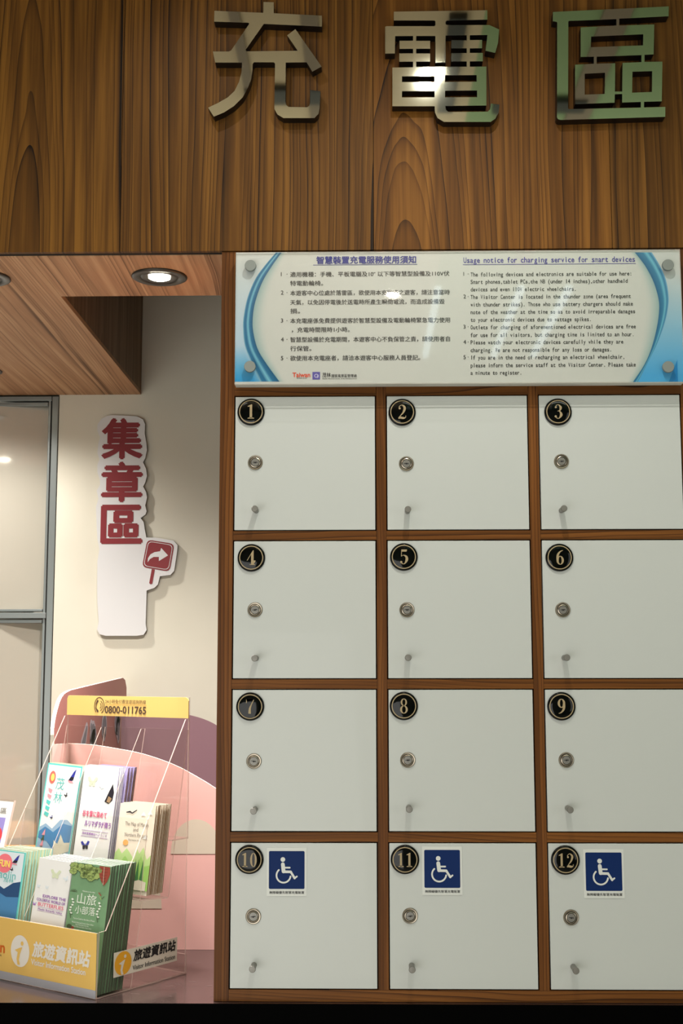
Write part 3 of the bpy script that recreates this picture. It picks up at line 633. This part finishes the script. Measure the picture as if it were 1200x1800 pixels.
for ch, x0, z0, x1, z1 in (('集', 172, 155, 455, 440), ('章', 170, 475, 452, 755), ('區', 166, 793, 452, 1062)):
    (a0, c0), (a1, c1) = S2([(x0, z0), (x1, z1)], yy); b.text(ch, a0, a1, (c0+c1)/2, .1, yy, 'sign_red', .022, fit_h=c0-c1)
b.build('lettering', parent=sg)
def rround(P, r=.18, n=4):
    out = []; N = len(P)
    for i in range(N):
        p, a, c_ = Vector(P[i]), Vector(P[i-1]), Vector(P[(i+1) % N]); u, v_ = p+(a-p)*r, p+(c_-p)*r
        for k in range(n+1): t = k/n; out.append(tuple(u*(1-t)**2+p*2*t*(1-t)+v_*t*t))
    return out
b = MB(); sq = [(497, 1040), (697, 1072), (662, 1276), (458, 1242)]
b.poly(rround(S2(sq, yy)), yy, 'sign_red'); q = S2(sq, yy); c0 = sum((Vector(p) for p in q), Vector((0, 0)))/4
for s_, mt, dy in ((.91, 'sign_white', .0006), (.87, 'sign_red', .0009)): b.poly(rround([tuple(c0+(Vector(p)-c0)*s_) for p in q]), yy-dy, mt)
b.poly(S2([(500, 1208), (503, 1178), (520, 1150), (550, 1133), (592, 1126), (600, 1102), (650, 1157), (583, 1198), (583, 1168), (545, 1168), (518, 1183)], yy), yy-.0012, 'sign_white')
b.poly(S2([(530, 1256), (553, 1260), (534, 1364), (522, 1370), (511, 1360)], yy), yy, 'sign_red')
tag(b.build('arrow_placard', parent=sg), 'red placard with white arrow')

# ------------------------------------------------------------------ pink stand
pk = thing('pink_display_stand', 'pink foam-board display stand behind the acrylic brochure rack', 'display stand', (-.2, .466, ZC))
YB = .466
top = [(92, 1309), (120, 1307), (160, 1309), (200, 1315), (250, 1325), (300, 1342), (340, 1362), (385, 1390), (430, 1425)]
pts = [(lambda q: (q.x, q.z))(at(*p, 'y', YB)) for p in top]
TP = [(p[0], p[1]) for p in smooth_path([(a, b_, 0) for a, b_ in pts], 5)]
MB().prism([TP+[(TP[-1][0], ZC+.0005), (TP[0][0], ZC+.0005)]], YB, YB+.008, 'pink_board', edge='foam_edge').build('front_board', parent=pk)
def archp(px0, px1, py, pytop):
    a, c_, t = at(px0, py, 'y', YB), at(px1, py, 'y', YB), at(px0, pytop, 'y', YB); cx = (a.x+c_.x)/2; rx = (c_.x-a.x)/2
    return [(a.x, a.z)]+[(cx-rx*math.cos(math.pi*k/16), a.z+(t.z-a.z)*math.sin(math.pi*k/16)**.9) for k in range(1, 16)]+[(c_.x, c_.z)]
b = MB(); b.poly(archp(300, 388, 1501, 1440), YB-.0006, 'arch_beige'); b.poly(archp(205, 284, 1597, 1535), YB-.0006, 'arch_beige')
tag(b.build('arch_print', parent=pk), 'beige printed arches')
XW = -.486
wing = [(87, 1440), (88, 1380), (89.5, 1330), (95, 1280), (103, 1240), (112, 1221), (125, 1213)]
Wp = [(lambda q: (q.y, q.z))(at(*p, 'x', XW)) for p in wing]; Wp[0] = (YB+.012, Wp[0][1]); Wp[1] = (YB+.012, Wp[1][1]); Wp[2] = (YB+.014, Wp[2][1])
Wp = [(YB+.012, ZC+.0005)]+[(p[0], p[1]) for p in smooth_path([(a, b_, 0) for a, b_ in Wp], 4)]+[(1.33, -.6085), (1.37, -.616), (1.395, -.64), (1.40, -.70), (1.405, ZC+.0005)]
to = lambda x, z, y: (y, x, z)
MB().prism([Wp], XW-.009, XW, 'pink_in_shade', edge='foam_edge', to=to).build('side_wing', parent=pk)  # inner face painted as pink in shade
# printed cutlery on the inner face of the wing
def W2(px, py): q = at(px, py, 'x', XW+.001); return (q.y, q.z)
tt = lambda x, z, y: (y, x, z)
for nm, segs in (('printed_knife', [([(145, 1312), (149, 1296), (152, 1280)], [7, 6, 3])]), ('printed_spoon', [([(160, 1275), (163, 1288)], [3, 4]), ([(163, 1290), (164, 1302)], [12, 14])]),
                 ('printed_fork', [([(184, 1262), (183, 1276)], [4, 12]), ([(183, 1276), (183, 1292)], [12, 4])]), ('printed_ladle', [([(206, 1268), (207, 1276)], [14, 12]), ([(207, 1276), (208, 1296)], [5, 4])])):
    b = MB(); b.dy = 1
    for d_, mt, g in ((.0012, 'cutlery_edge', 4), (.0018, 'cutlery_dark', 0)):
        for P, wq in segs: b.stroke([W2(*p) for p in P], [(q_+g)*.0048 for q_ in wq], XW+d_, mt, to=tt)
    b.build(nm, parent=pk)
YM = 1.30
bt = [(236, 1250), (290, 1249), (333, 1257), (365, 1267), (390, 1282), (420, 1310)]
pts = [(lambda q: (q.x, q.z))(at(*p, 'y', YM)) for p in bt]; TP = [(p[0], p[1]) for p in smooth_path([(a, b_, 0) for a, b_ in pts], 5)]
TP = [(XW+.004, TP[0][1]-.01)]+TP
MB().prism([TP+[(TP[-1][0], ZC+.0005), (TP[0][0], ZC+.0005)]], YM, YM+.008, 'mauve_shade', edge='mauve_shade_pale').build('rear_board', parent=pk)  # shadowed pink of the rear board put into its colour

# ------------------------------------------------------------------ brochure rack
RO = Vector((-.2723, .0125, ZC+.0006)); RZ = R(-34.5); RU = Vector((math.cos(RZ), math.sin(RZ), 0)); RV = Vector((-RU.y, RU.x, 0))
rk = thing('brochure_rack', 'clear acrylic two-tier brochure rack with a yellow header and banner', 'brochure rack', RO, rz=RZ)
T = .003
def plate(name, a, b_, **k): return MB().box(a, b_, 'acrylic', edge='acrylic_edge').build(name, parent=rk, local=True)
def skewplate(name, p0, p1, u0, u1, t=T):
    """sheet running across the rack from (v, w) p0 to p1"""
    d = Vector((p1[0]-p0[0], p1[1]-p0[1])).normalized(); n = Vector((d.y, -d.x))*t
    q = [p0, p1, (p1[0]+n.x, p1[1]+n.y), (p0[0]+n.x, p0[1]+n.y)]
    b = MB(); P = [(u, v, w_) for u in (u0, u1) for v, w_ in q]
    b.add(P, [(0, 4, 5, 1), (2, 6, 7, 3)], 'acrylic'); b.add(P, [(1, 5, 6, 2), (3, 7, 4, 0), (0, 1, 2, 3), (7, 6, 5, 4)], 'acrylic_edge')
    return b.build(name, parent=rk, local=True)
UL, D = -.400, .265
plate('rear_plate', (UL, D, .291), (0, D+T, .604))
sp = [(.0, 0), (D, 0), (D, .555), (.255, .555), (.022, .131), (.004, .131)]
for u in (UL, -.003):
    b = MB(); b.prism([sp], u, u+.003, 'acrylic', edge='acrylic_edge', to=lambda x, z, y: (y, x, z)); b.build('side_plate', parent=rk, local=True)
dv = [(.03, .004), (.19, .004), (.19, .17), (.258, .531), (.245, .531), (.03, .131)]
for u in (-.262, -.131):
    b = MB(); b.prism([dv], u, u+.0018, 'acrylic', edge='acrylic_edge', to=lambda x, z, y: (y, x, z)); b.build('divider', parent=rk, local=True)
plate('base_plate', (UL, 0, 0), (0, D, .003)); plate('rear_lip', (UL, D, 0), (0, D+T, .041))
plate('front_panel', (UL, -.003, 0), (0, 0, .130))
skewplate('pocket_front', (.118, .178), (.138, .345), UL, 0); skewplate('pocket_floor', (.118, .180), (.205, .173), UL, 0); skewplate('pocket_back', (.205, .173), (.262, .532), UL, 0)
skewplate('first_pocket_back', (.095, .003), (.125, .175), UL, 0)
plate('top_shelf', (UL, .215, .291), (0, D, .294))
hd = MB(); r_ = .008
hp = [(UL, .557), (0, .557), (0, .604-r_), (-.0025, .6015), (-r_, .604), (UL+r_, .604), (UL+.0025, .6015), (UL, .604-r_)]
hd.prism([hp], D-.0025, D-.0005, 'header_yellow'); header = hd.build('header_strip', parent=rk, local=True)
hb = MB(); yh = D-.0032
hb.text('24小時免付費旅遊諮詢熱線', -.267, -.133, .591, .0105, yh, 'brown_text', .0)
hb.box((-.268, yh, .5838), (-.131, yh+.0002, .5842), 'orange_text')
hb.text('0800-011765', -.268, -.132, .572, .03, yh, 'brown_text', .02, fit_h=.0165)
cx, cz = -.287, .5805
hb.stroke([(cx+.0165*math.cos(R(t)), cz+.0195*math.sin(R(t))) for t in range(-60, 235, 12)], .0022, yh, 'brown_text')
hb.stroke([(cx-.006, cz+.011), (cx-.011, cz+.004), (cx-.011, cz-.006), (cx-.005, cz-.013)], [.006, .003, .003, .006], yh, 'brown_text')
hb.stroke([(cx+.001+.010*math.cos(R(t)), cz+.012*math.sin(R(t))) for t in range(-70, 80, 15)], .0018, yh, 'brown_text')
hb.stroke([(cx+.001+.005*math.cos(R(t)), cz+.006*math.sin(R(t))) for t in range(-70, 80, 15)], .0018, yh, 'brown_text')
hb.build('hotline_print', parent=header, local=True)
bn = MB().box((UL, -.0042, .0175), (-.0005, -.0032, .1295), 'banner_yellow').box((UL, -.0042, .001), (-.0005, -.0032, .0174), 'banner_strip').build('front_banner', parent=rk, local=True)
bb = MB(); yb = -.0048
bb.disc((-.2325, .0665), .030, yb, 'banner_text', rz=.033, n=32)
def info_i(mb, cx, cz, s, mt, to=None, y=yb):
    mb.disc((cx+.22*s, cz+.55*s), .15*s, y, mt, to=to, n=14)
    mb.poly([(cx-.55*s, cz+.02*s), (cx-.05*s, cz+.22*s), (cx+.25*s, cz+.30*s), (cx+.02*s, cz-.2*s), (cx-.08*s, cz-.6*s), (cx+.05*s, cz-.95*s), (cx-.22*s, cz-.95*s), (cx-.33*s, cz-.55*s), (cx-.22*s, cz-.1*s)], y, mt, to=to)
info_i(bb, -.2325, .0665, .030, MATS['banner_yellow'], y=yb-.0006)
bb.text('旅遊資訊站', -.191, -.018, .076, .034, yb, 'banner_text', .03, skew=.18)
bb.text('Visitor Information Station', -.196, -.030, .050, .017, yb, 'banner_text', .018)
bb.text('Taiwan', -.385, -.283, .068, .032, yb, 'orange_text', .02); bb.text('THE HEART OF ASIA', -.365, -.292, .050, .006, yb, 'brown_text')
bb.build('banner_print', parent=bn, local=True)
st = MB(); st.dy = 1; tv = lambda x, z, y: (y, x, z)
st.prism([[(.045, .033), (.236, .033), (.236, .083), (.045, .083)]], .0004, .0009, 'label_paper', to=tv)
st.disc((.0715, .058), .0245, .0014, 'label_orange', to=tv, rz=.024, n=28); info_i(st, .0715, .058, .024, MATS['label_paper'], to=tv, y=.0018)
st.text('旅遊資訊站', .103, .230, .067, .024, .0014, 'ink', .03, to=tv, skew=.15, dy=1); st.text('Visitor Information Station', .100, .229, .0435, .014, .0014, 'ink', .012, to=tv, dy=1)
st.build('side_label', parent=rk, local=True)

# ------------------------------------------------------------------ brochures
mat('paper', (240, 240, 236), .55); mat('teal', (92, 196, 190), .5); mat('teal_pale', (140, 200, 190), .5); mat('teal_dark', (20, 140, 140), .5); mat('green_cover', (112, 150, 112), .55); mat('green_dark', (84, 94, 78), .6)
mat('leaf_green', (150, 170, 100), .5); mat('leaf_dark', (70, 88, 60), .5); mat('leaf_red', (146, 66, 52), .5); mat('ink_white', (220, 226, 214), .5)
mat('map_cream', (226, 214, 196), .55); mat('map_edge', (150, 122, 90), .6); mat('hill_green', (158, 204, 108), .5); mat('hill_green2', (184, 214, 140), .5); mat('tree_green', (60, 120, 70), .5); mat('sun_orange', (240, 164, 92), .5)
mat('sky_blue', (70, 128, 176), .5); mat('deep_blue', (36, 72, 116), .5); mat('haze_blue', (150, 180, 206), .5); mat('hill_cream', (214, 208, 186), .5)
mat('balloon_red', (232, 110, 98), .5); mat('balloon_pink', (236, 120, 130), .5); mat('wing_blue', (48, 54, 150), .5); mat('wing_black', (34, 30, 40), .5); mat('wing_pink', (226, 150, 160), .5); mat('fun_yellow', (250, 220, 110), .5)
mat('teal_ink', (92, 180, 176), .5); mat('violet_ink', (150, 96, 170), .5); mat('pink_ink', (222, 100, 130), .5); mat('orange_ink', (236, 128, 90), .5); mat('lilac', (180, 170, 214), .5); mat('brown_edge', (110, 82, 62), .6)
mat('grey_ink', (110, 104, 96), .5); mat('pale_green', (206, 214, 184), .5); mat('tower_brown', (140, 108, 92), .5); mat('grey_white', (226, 226, 224), .55); mat('mist', (214, 224, 230), .5)
BY = -.0006
def broch(name, w_, h_, face, edge, t=.0022, art=None, k=1.):
    b = MB(); b.box((0, 0, 0), (w_, t, h_), face, edge=edge)
    b.add([(0, 0, h_+.0001), (w_, 0, h_+.0001), (w_, t, h_+.0001), (0, t, h_+.0001)], [(0, 1, 2, 3)], 'paper')
    b.X = Matrix.Translation((0, 0, h_*(1-k))) @ Matrix.Diagonal((1, 1, k, 1))
    if art: art(b, w_, h_)
    return b.build(name, local=True)
def place(o, u, v, w_, lean, roll=0.):
    o.location = RO+RU*u+RV*v+Vector((0, 0, w_+Z0)); o.rotation_mode = 'XYZ'
    o.rotation_euler = (Matrix.Rotation(RZ, 3, 'Z') @ Matrix.Rotation(-lean, 3, 'X') @ Matrix.Rotation(roll, 3, 'Y')).to_euler()
def copyo(o): c_ = o.copy(); COL.objects.link(c_); return c_
def butterfly(b, x, z, s, c1='wing_black', c2='wing_blue', rot=0., y=BY):
    ca, sa = math.cos(rot), math.sin(rot); f = lambda P: [(x+s*(p*ca-q*sa), z+s*(p*sa+q*ca)) for p, q in P]
    for sx in (-1, 1):
        b.poly(f([(0, 0), (sx*.5, .75), (sx*.85, .6), (sx*.6, .1)]), y, c2); b.poly(f([(0, 0), (sx*.5, .05), (sx*.5, -.55), (sx*.15, -.6)]), y, c1)
    b.stroke(f([(0, .3), (0, -.5)]), .08*s, y-.0003, c1)
def wingshape(b, x, z, s):
    b.poly([(x, z), (x+.55*s, z+.85*s), (x+.85*s, z+1.15*s), (x+.62*s, z+.1*s), (x+.4*s, z-.05*s)], BY, 'wing_blue'); b.poly([(x, z), (x+.3*s, z+.35*s), (x+.68*s, z+.35*s), (x+.6*s, z+.05*s)], BY-.0003, 'wing_black')
    b.poly([(x-.1*s, z+.02*s), (x+.5*s, z-.05*s), (x+.75*s, z-.25*s), (x+.1*s, z-.2*s)], BY, 'wing_pink')
def art_maolin(b, w_, h_):
    g = .004; b.poly([(g, .001), (w_-g, .001), (w_-g, h_-g), (g, h_-g)], -.0002, 'mist' if 0 else 'paper')
    P = lambda *q: [(x*w_, z*h_) for x, z in q]
    b.poly(P((.04, .0), (.96, .0), (.96, .46), (.8, .50), (.6, .49), (.4, .40), (.2, .44), (.04, .40)), -.0004, 'haze_blue')
    b.poly(P((.04, .30), (.3, .28), (.55, .20), (.8, .26), (.96, .28), (.96, .45), (.7, .46), (.45, .37), (.2, .41), (.04, .36)), BY, 'sky_blue')
    b.poly(P((.55, .15), (.96, .22), (.96, .30), (.8, .29), (.68, .36), (.62, .27), (.5, .30)), BY-.0003, 'hill_cream')
    b.poly(P((.35, .0), (.96, .0), (.96, .16), (.6, .16), (.4, .08)), BY-.0003, 'hill_cream')
    for k in range(7): b.poly(P((.08+.01*k, .03+.05*k), (.2+.005*k, .03+.05*k), (.16+.01*k, .09+.05*k)), BY-.0006, 'tower_brown' if k < 4 else ('leaf_dark' if k % 2 else 'wing_pink'))
    b.poly(P((.18, .0), (.5, .0), (.45, .06), (.32, .11), (.2, .07)), BY-.0006, 'wing_black'); b.poly(P((.3, .02), (.48, .02), (.44, .14)), BY-.0009, 'hill_cream')
    for k in range(5): b.poly(P((.10+.01*k, .52+.055*k), (.22, .50+.055*k), (.25, .535+.055*k), (.12, .55+.055*k)), BY, 'teal' if k < 3 else 'wing_pink')
    b.disc((.19*w_, .87*h_), .095*w_, BY, 'balloon_red', rz=.06*h_); b.disc((.20*w_, .87*h_), .05*w_, BY-.0003, 'fun_yellow', rz=.035*h_)
    wingshape(b, .66*w_, .86*h_, .026); butterfly(b, .66*w_, .72*h_, .007, 'wing_black', 'wing_black', .6); butterfly(b, .34*w_, .50*h_, .006, 'wing_black', 'wing_blue', .6)
    b.text('茂', .32*w_, .56*w_, .82*h_, .034, BY, 'teal_ink', .0, fit_h=.030); b.text('林', .32*w_, .56*w_, .69*h_, .034, BY, 'teal_ink', .0, fit_h=.028)
def art_fun(b, w_, h_):
    g = .004; b.poly([(g, .001), (w_-g, .001), (w_-g, h_-g), (g, h_-g)], -.0002, 'mist')
    P = lambda *q: [(x*w_, z*h_) for x, z in q]
    b.poly(P((.035, .3), (.965, .3), (.965, .62), (.75, .59), (.5, .5), (.2, .57), (.035, .53)), -.0004, 'deep_blue'); b.poly(P((.035, .0), (.965, .0), (.965, .42), (.6, .40), (.3, .46), (.035, .42)), BY, 'sky_blue')
    b.disc((.42*w_, .83*h_), .23*w_, BY, 'balloon_pink', rz=.125*h_)
    b.text('Travel', .30*w_, .52*w_, .865*h_, .008, BY-.0003, 'ink_white'); b.text('FUN', .26*w_, .58*w_, .825*h_, .03, BY-.0003, 'fun_yellow', .02, fit_h=.022)
    wingshape(b, .64*w_, .85*h_, .026); butterfly(b, .66*w_, .76*h_, .007, 'wing_black', 'wing_black', .6); butterfly(b, .2*w_, .60*h_, .006, 'wing_black', 'wing_black', .6)
    b.text('Maolin', .10*w_, .80*w_, .685*h_, .03, BY, 'teal_ink', .0, fit_h=.026); b.text('茂林', .46*w_, .76*w_, .615*h_, .02, BY-.0004, 'teal_ink', 0., fit_h=.014)
def art_bfly(b, w_, h_):
    b.poly([(.03*w_, 0), (.97*w_, 0), (.97*w_, .985*h_), (.03*w_, .985*h_)], -.0002, 'grey_white')
    butterfly(b, .55*w_, .83*h_, .02, 'pale_green', 'pale_green'); butterfly(b, .88*w_, .80*h_, .010, 'mist', 'mist', .5); butterfly(b, .1*w_, .66*h_, .007, 'mist', 'mist'); butterfly(b, .35*w_, .66*h_, .007, 'mist', 'mist')
    b.text('EXPLORE THE', .27*w_, .95*w_, .555*h_, .012, BY, 'violet_ink', .02); b.text('COLORFUL WORLD OF', .10*w_, .95*w_, .505*h_, .012, BY, 'violet_ink', .015); b.text('BUTTERFLIES', .16*w_, .92*w_, .45*h_, .018, BY, 'pink_ink', .01, fit_h=.011)
    butterfly(b, .05*w_, .44*h_, .008, 'violet_ink', 'lilac'); b.box((.16*w_, BY, .415*h_), (.92*w_, BY+.0002, .417*h_), 'violet_ink'); b.box((.16*w_, BY, .372*h_), (.92*w_, BY+.0002, .374*h_), 'violet_ink')
    b.text('Maolin Butterfly Valley', .18*w_, .9*w_, .394*h_, .008, BY, 'violet_ink', .01)
def art_green(b, w_, h_):
    P = lambda *q: [(x*w_, z*h_) for x, z in q]
    rnd = random.Random(3)
    for cx, cz, s in ((.05, .95, .12), (.03, .88, .10), (.22, .94, .13), (.33, .90, .13), (.42, .95, .13), (.40, .86, .12), (.55, .92, .13), (.62, .86, .12), (.50, .82, .10), (.30, .84, .08), (.68, .93, .10)):
        n = 18; b.poly([((cx+s*(1+.18*(k % 2))*math.cos(2*math.pi*k/n))*w_, min(h_*.997, (cz*h_+s*.9*w_*(1+.18*(k % 2))*math.sin(2*math.pi*k/n)))) for k in range(n)], BY, 'leaf_dark')
        b.poly([((cx+s*.86*(1+.2*(k % 2))*math.cos(2*math.pi*k/n))*w_, min(h_*.996, (cz*h_+s*.78*w_*(1+.2*(k % 2))*math.sin(2*math.pi*k/n)))) for k in range(n)], BY-.0003, 'leaf_green')
        for k in range(6): a = rnd.random()*6.3; b.stroke([(cx*w_, min(cz*h_, h_*.985)), ((cx+s*.75*math.cos(a))*w_, min(h_*.99, cz*h_+s*.75*w_*math.sin(a)))], .0006, BY-.0006, 'leaf_dark', caps=False)
    b.poly(P((.70, .99), (.97, .99), (.99, .90), (.93, .80), (.86, .745), (.78, .80), (.71, .88)), BY-.0003, 'leaf_red')
    b.stroke(P((.84, .985), (.86, .76)), .001, BY-.0006, 'hill_cream', caps=False)
    for k in range(5): z = .955-.04*k; b.stroke(P((.84, z), (.74+.01*k, z-.0+.01)), .0007, BY-.0006, 'wing_black', caps=False); b.stroke(P((.85, z), (.95-.012*k, z+.01)), .0007, BY-.0006, 'wing_black', caps=False)
    b.text('山旅', .22*w_, .72*w_, .545*h_, .05, BY, 'ink_white', -.0, fit_h=.036); b.text('小部落', .20*w_, .72*w_, .40*h_, .04, BY, 'ink_white', -.0, fit_h=.027)
    b.text('Welcome to the tribes', .33*w_, .66*w_, .645*h_, .007, BY, 'ink_white'); b.text('Tourism Guide to the tribes of Maolin', .18*w_, .74*w_, .285*h_, .008, BY, 'ink_white')
    for k in range(3): b.text('Maolin National Scenic Area tribes', (.16, .26, .18)[k]*w_, (.72, .6, .68)[k]*w_, (.235-.026*k)*h_, .007, BY, 'ink_white')
    for s in (0, 1):
        x0 = .10 if s == 0 else .80
        for k in range(6): b.disc(((x0+.03*math.sin(k*1.3))*w_, (.52-.035*k)*h_), .0035, BY, 'ink_white', n=8); b.disc(((x0+.04*math.cos(k*1.3))*w_, (.50-.035*k)*h_), .0018, BY-.0003, 'leaf_dark', n=6)
        b.stroke([(x0*w_, .34*h_), ((x0+.03)*w_, .28*h_)], .002, BY, 'leaf_dark')
    for k in range(6): a = math.pi*(k/5); b.stroke([(.13*w_, .62*h_), ((.13+.09*math.cos(a))*w_, (.62+.03*math.sin(a))*h_)], .0018, BY, 'leaf_dark')
    b.stroke([(.84*w_, .62*h_), (.78*w_, .65*h_)], .003, BY, 'leaf_red'); b.stroke([(.86*w_, .57*h_), (.92*w_, .61*h_)], .002, BY, 'leaf_dark'); b.stroke([(.86*w_, .57*h_), (.82*w_, .60*h_)], .002, BY, 'leaf_green')
    b.disc((.1*w_, .17*h_), .008, BY, 'leaf_dark', n=9); b.disc((.19*w_, .16*h_), .005, BY, 'leaf_red', n=8)
def art_jp(b, w_, h_):
    b.poly([(.02*w_, 0), (.98*w_, 0), (.98*w_, .985*h_), (.02*w_, .985*h_)], -.0002, 'grey_white')
    butterfly(b, .28*w_, .83*h_, .02, 'pale_green', 'pale_green'); butterfly(b, .58*w_, .79*h_, .010, 'mist', 'mist', .5)
    b.poly([(x*w_, z*h_) for x, z in ((.70, .64), (.82, .62), (.92, .66), (.94, .74), (.88, .83), (.80, .75))], BY, 'wing_black'); b.poly([(x*w_, z*h_) for x, z in ((.76, .64), (.85, .63), (.90, .68), (.80, .70))], BY-.0003, 'map_edge')
    b.text('谷を紫に染めて', .12*w_, .82*w_, .50*h_, .022, BY, 'pink_ink', .02, fit_h=.017); b.text('ルリマダラが舞う', .22*w_, .97*w_, .40*h_, .022, BY, 'violet_ink', .02, fit_h=.017)
    for z in (.325, .265): b.box((.16*w_, BY, z*h_), (.92*w_, BY+.0002, (z+.003)*h_), 'violet_ink')
    b.text('茂林紫蝶幽谷へようこそ', .18*w_, .9*w_, .295*h_, .008, BY, 'violet_ink', .01); butterfly(b, .32*w_, .17*h_, .017, 'wing_black', 'wing_blue', .15)
def art_map(b, w_, h_):
    P = lambda *q: [(x*w_, z*h_) for x, z in q]
    b.poly(P((0, 0), (1, 0), (1, .42), (.9, .36), (.78, .50), (.68, .42), (.62, .47), (.55, .34), (.46, .40), (.32, .47), (.2, .40), (.1, .46), (0, .40)), -.0003, 'hill_green2')
    b.poly(P((0, 0), (1, 0), (1, .3), (.86, .28), (.74, .40), (.6, .22), (.45, .30), (.3, .38), (.15, .28), (0, .34)), BY, 'hill_green')
    for x in (.68, .80, .60): b.poly(P((x-.06, .06), (x+.06, .06), (x+.015, .36)), BY-.0003, 'tree_green')
    b.poly(P((.5, 0), (.95, 0), (.95, .1), (.75, .12), (.5, .07)), BY-.0006, 'map_cream')
    b.disc((.27*w_, .535*h_), .075*w_, BY, 'sun_orange', rz=.055*w_*1.1)
    b.stroke(P((.20, .895), (.30, .905), (.36, .89), (.48, .93)), [.002, .004, .003, .002], BY, 'wing_black')
    b.text('The Map of Maolin', .20*w_, .85*w_, .765*h_, .012, BY, 'grey_ink', .0); b.text('and', .44*w_, .58*w_, .70*h_, .012, BY, 'grey_ink'); b.text('Northern Pingtung', .22*w_, .85*w_, .635*h_, .012, BY, 'grey_ink'); b.text('Recreation Area', .34*w_, .68*w_, .575*h_, .007, BY, 'grey_ink')
    for x, z in ((.68, .87), (.86, .89), (.80, .60)): b.poly(P((x-.07, z), (x+.07, z), (x, z+.05)), BY, 'grey_white')
def stack(name, n, w_, h_, face, edge, u, v, w0, lean, pitch, art, front_label, rest_label, group, roll=0., jit=.0012, t=.0022, twist=0., k_=1., rest=None):
    f = broch(name, w_, h_, face, edge, t, art, k_); place(f, u, v, w0, lean, roll); tag(f, front_label, 'brochure')
    proto = broch(name, w_, h_, rest or face, edge, t)
    for k in range(1, n):
        o = proto if k == 1 else copyo(proto)
        place(o, u+random.uniform(-jit, jit)+twist*k, v+pitch*k, w0+random.uniform(0, jit), lean+random.uniform(-.004, .004), roll); tag(o, rest_label, 'brochure', group)
stack('brochure', 20, .116, .256, 'green_cover', 'green_dark', -.1235, .006, .0035, R(8), .0038, art_green, 'front green brochure titled 山旅小部落 in the lower right pocket', 'green mountain brochure stacked behind the front copy, seen edge-on', 'green brochures in the lower right pocket', k_=.615)
stack('brochure', 9, .106, .256, 'grey_white', 'paper', -.2400, .008, .0035, R(8), .0085, art_bfly, 'front pale butterfly brochure in English in the lower middle pocket', 'pale butterfly brochure behind the front copy in the lower middle pocket', 'butterfly brochures in the lower middle pocket', roll=R(1.5), k_=.68)
stack('brochure', 10, .112, .262, 'teal', 'teal_pale', -.3925, .008, .0035, R(8), .0078, art_fun, 'front teal-edged Maolin brochure with pink FUN balloon in the lower left pocket', 'teal-edged brochure behind the FUN brochure in the lower left pocket', 'teal brochures in the lower left pocket', jit=.002, twist=.0008, k_=.63, rest='pale_green')
stack('brochure', 12, .110, .190, 'map_cream', 'map_edge', -.1215, .1500, .1815, R(8), .0042, art_map, 'front cream map brochure with green hills in the upper right pocket', 'cream map brochure stacked behind the front map, brown edges showing', 'map brochures in the upper right pocket', k_=.95)
stack('brochure', 5, .118, .268, 'teal', 'paper', -.388, .152, .1815, R(8), .006, art_maolin, 'front white 茂林 brochure with red balloon in the upper left pocket', 'brochure behind the white 茂林 brochure in the upper left pocket', 'brochures in the upper left pocket', roll=R(2), k_=.92, rest='pale_green')
stack('brochure', 4, .112, .268, 'grey_white', 'lilac', -.2570, .152, .1815, R(8), .006, art_jp, 'front pale Japanese butterfly brochure in the upper middle pocket', 'lilac-edged butterfly brochure behind the Japanese front copy', 'lilac-edged brochures in the upper middle pocket', roll=R(1), k_=.8)
stack('brochure', 7, .112, .266, 'lilac', 'brown_edge', -.2550, .178, .1815, R(8), .0046, None, 'foremost brown-edged brochure at the back of the upper middle pocket', 'brown-edged lilac brochure at the back of the upper middle pocket', 'brown-edged brochures in the upper middle pocket', roll=R(1))

# ------------------------------------------------------------------ acrylic sign holder on the far left
q = at(26, 1407, 'y', .62); hh = q.z-ZC
ah = thing('acrylic_sign_holder', 'small acrylic sign holder with a lilac card at the left edge', 'sign holder', (q.x, .62, ZC), rz=RZ)
ln_ = R(14); Xa = Matrix.Rotation(-ln_, 4, 'X')
Hh = hh/math.cos(ln_)
Xa = Matrix.Translation((0, -Hh*math.sin(ln_), 0)) @ Xa
mat('card_lilac', (150, 140, 204), .5); mat('card_red', (222, 72, 80), .5)
b = MB(); b.X = Xa; b.box((-.20, -.002, .001), (0, .004, Hh), 'acrylic', edge='acrylic_edge'); b.build('holder', parent=ah, local=True)
b = MB(); b.X = Xa; b.box((-.196, .0005, .004), (-.004, .0015, Hh-.004), 'paper'); b.box((-.180, .0000, .02), (-.020, .0004, Hh-.045), 'card_lilac'); b.disc((-.045, Hh-.09), .026, -.0003, 'card_red', rz=.022)
b.text('茂林風景區', -.15, -.022, Hh-.028, .016, -.0003, 'grey_ink', .01); b.build('card', parent=ah, local=True)
b = MB(); b.box((-.20, -Hh*math.sin(ln_)-.01, .0006), (0, .03, .0036), 'acrylic', edge='acrylic_edge'); b.build('foot', parent=ah, local=True)

for o in bpy.data.objects:
    if '_o' in o: del o['_o']
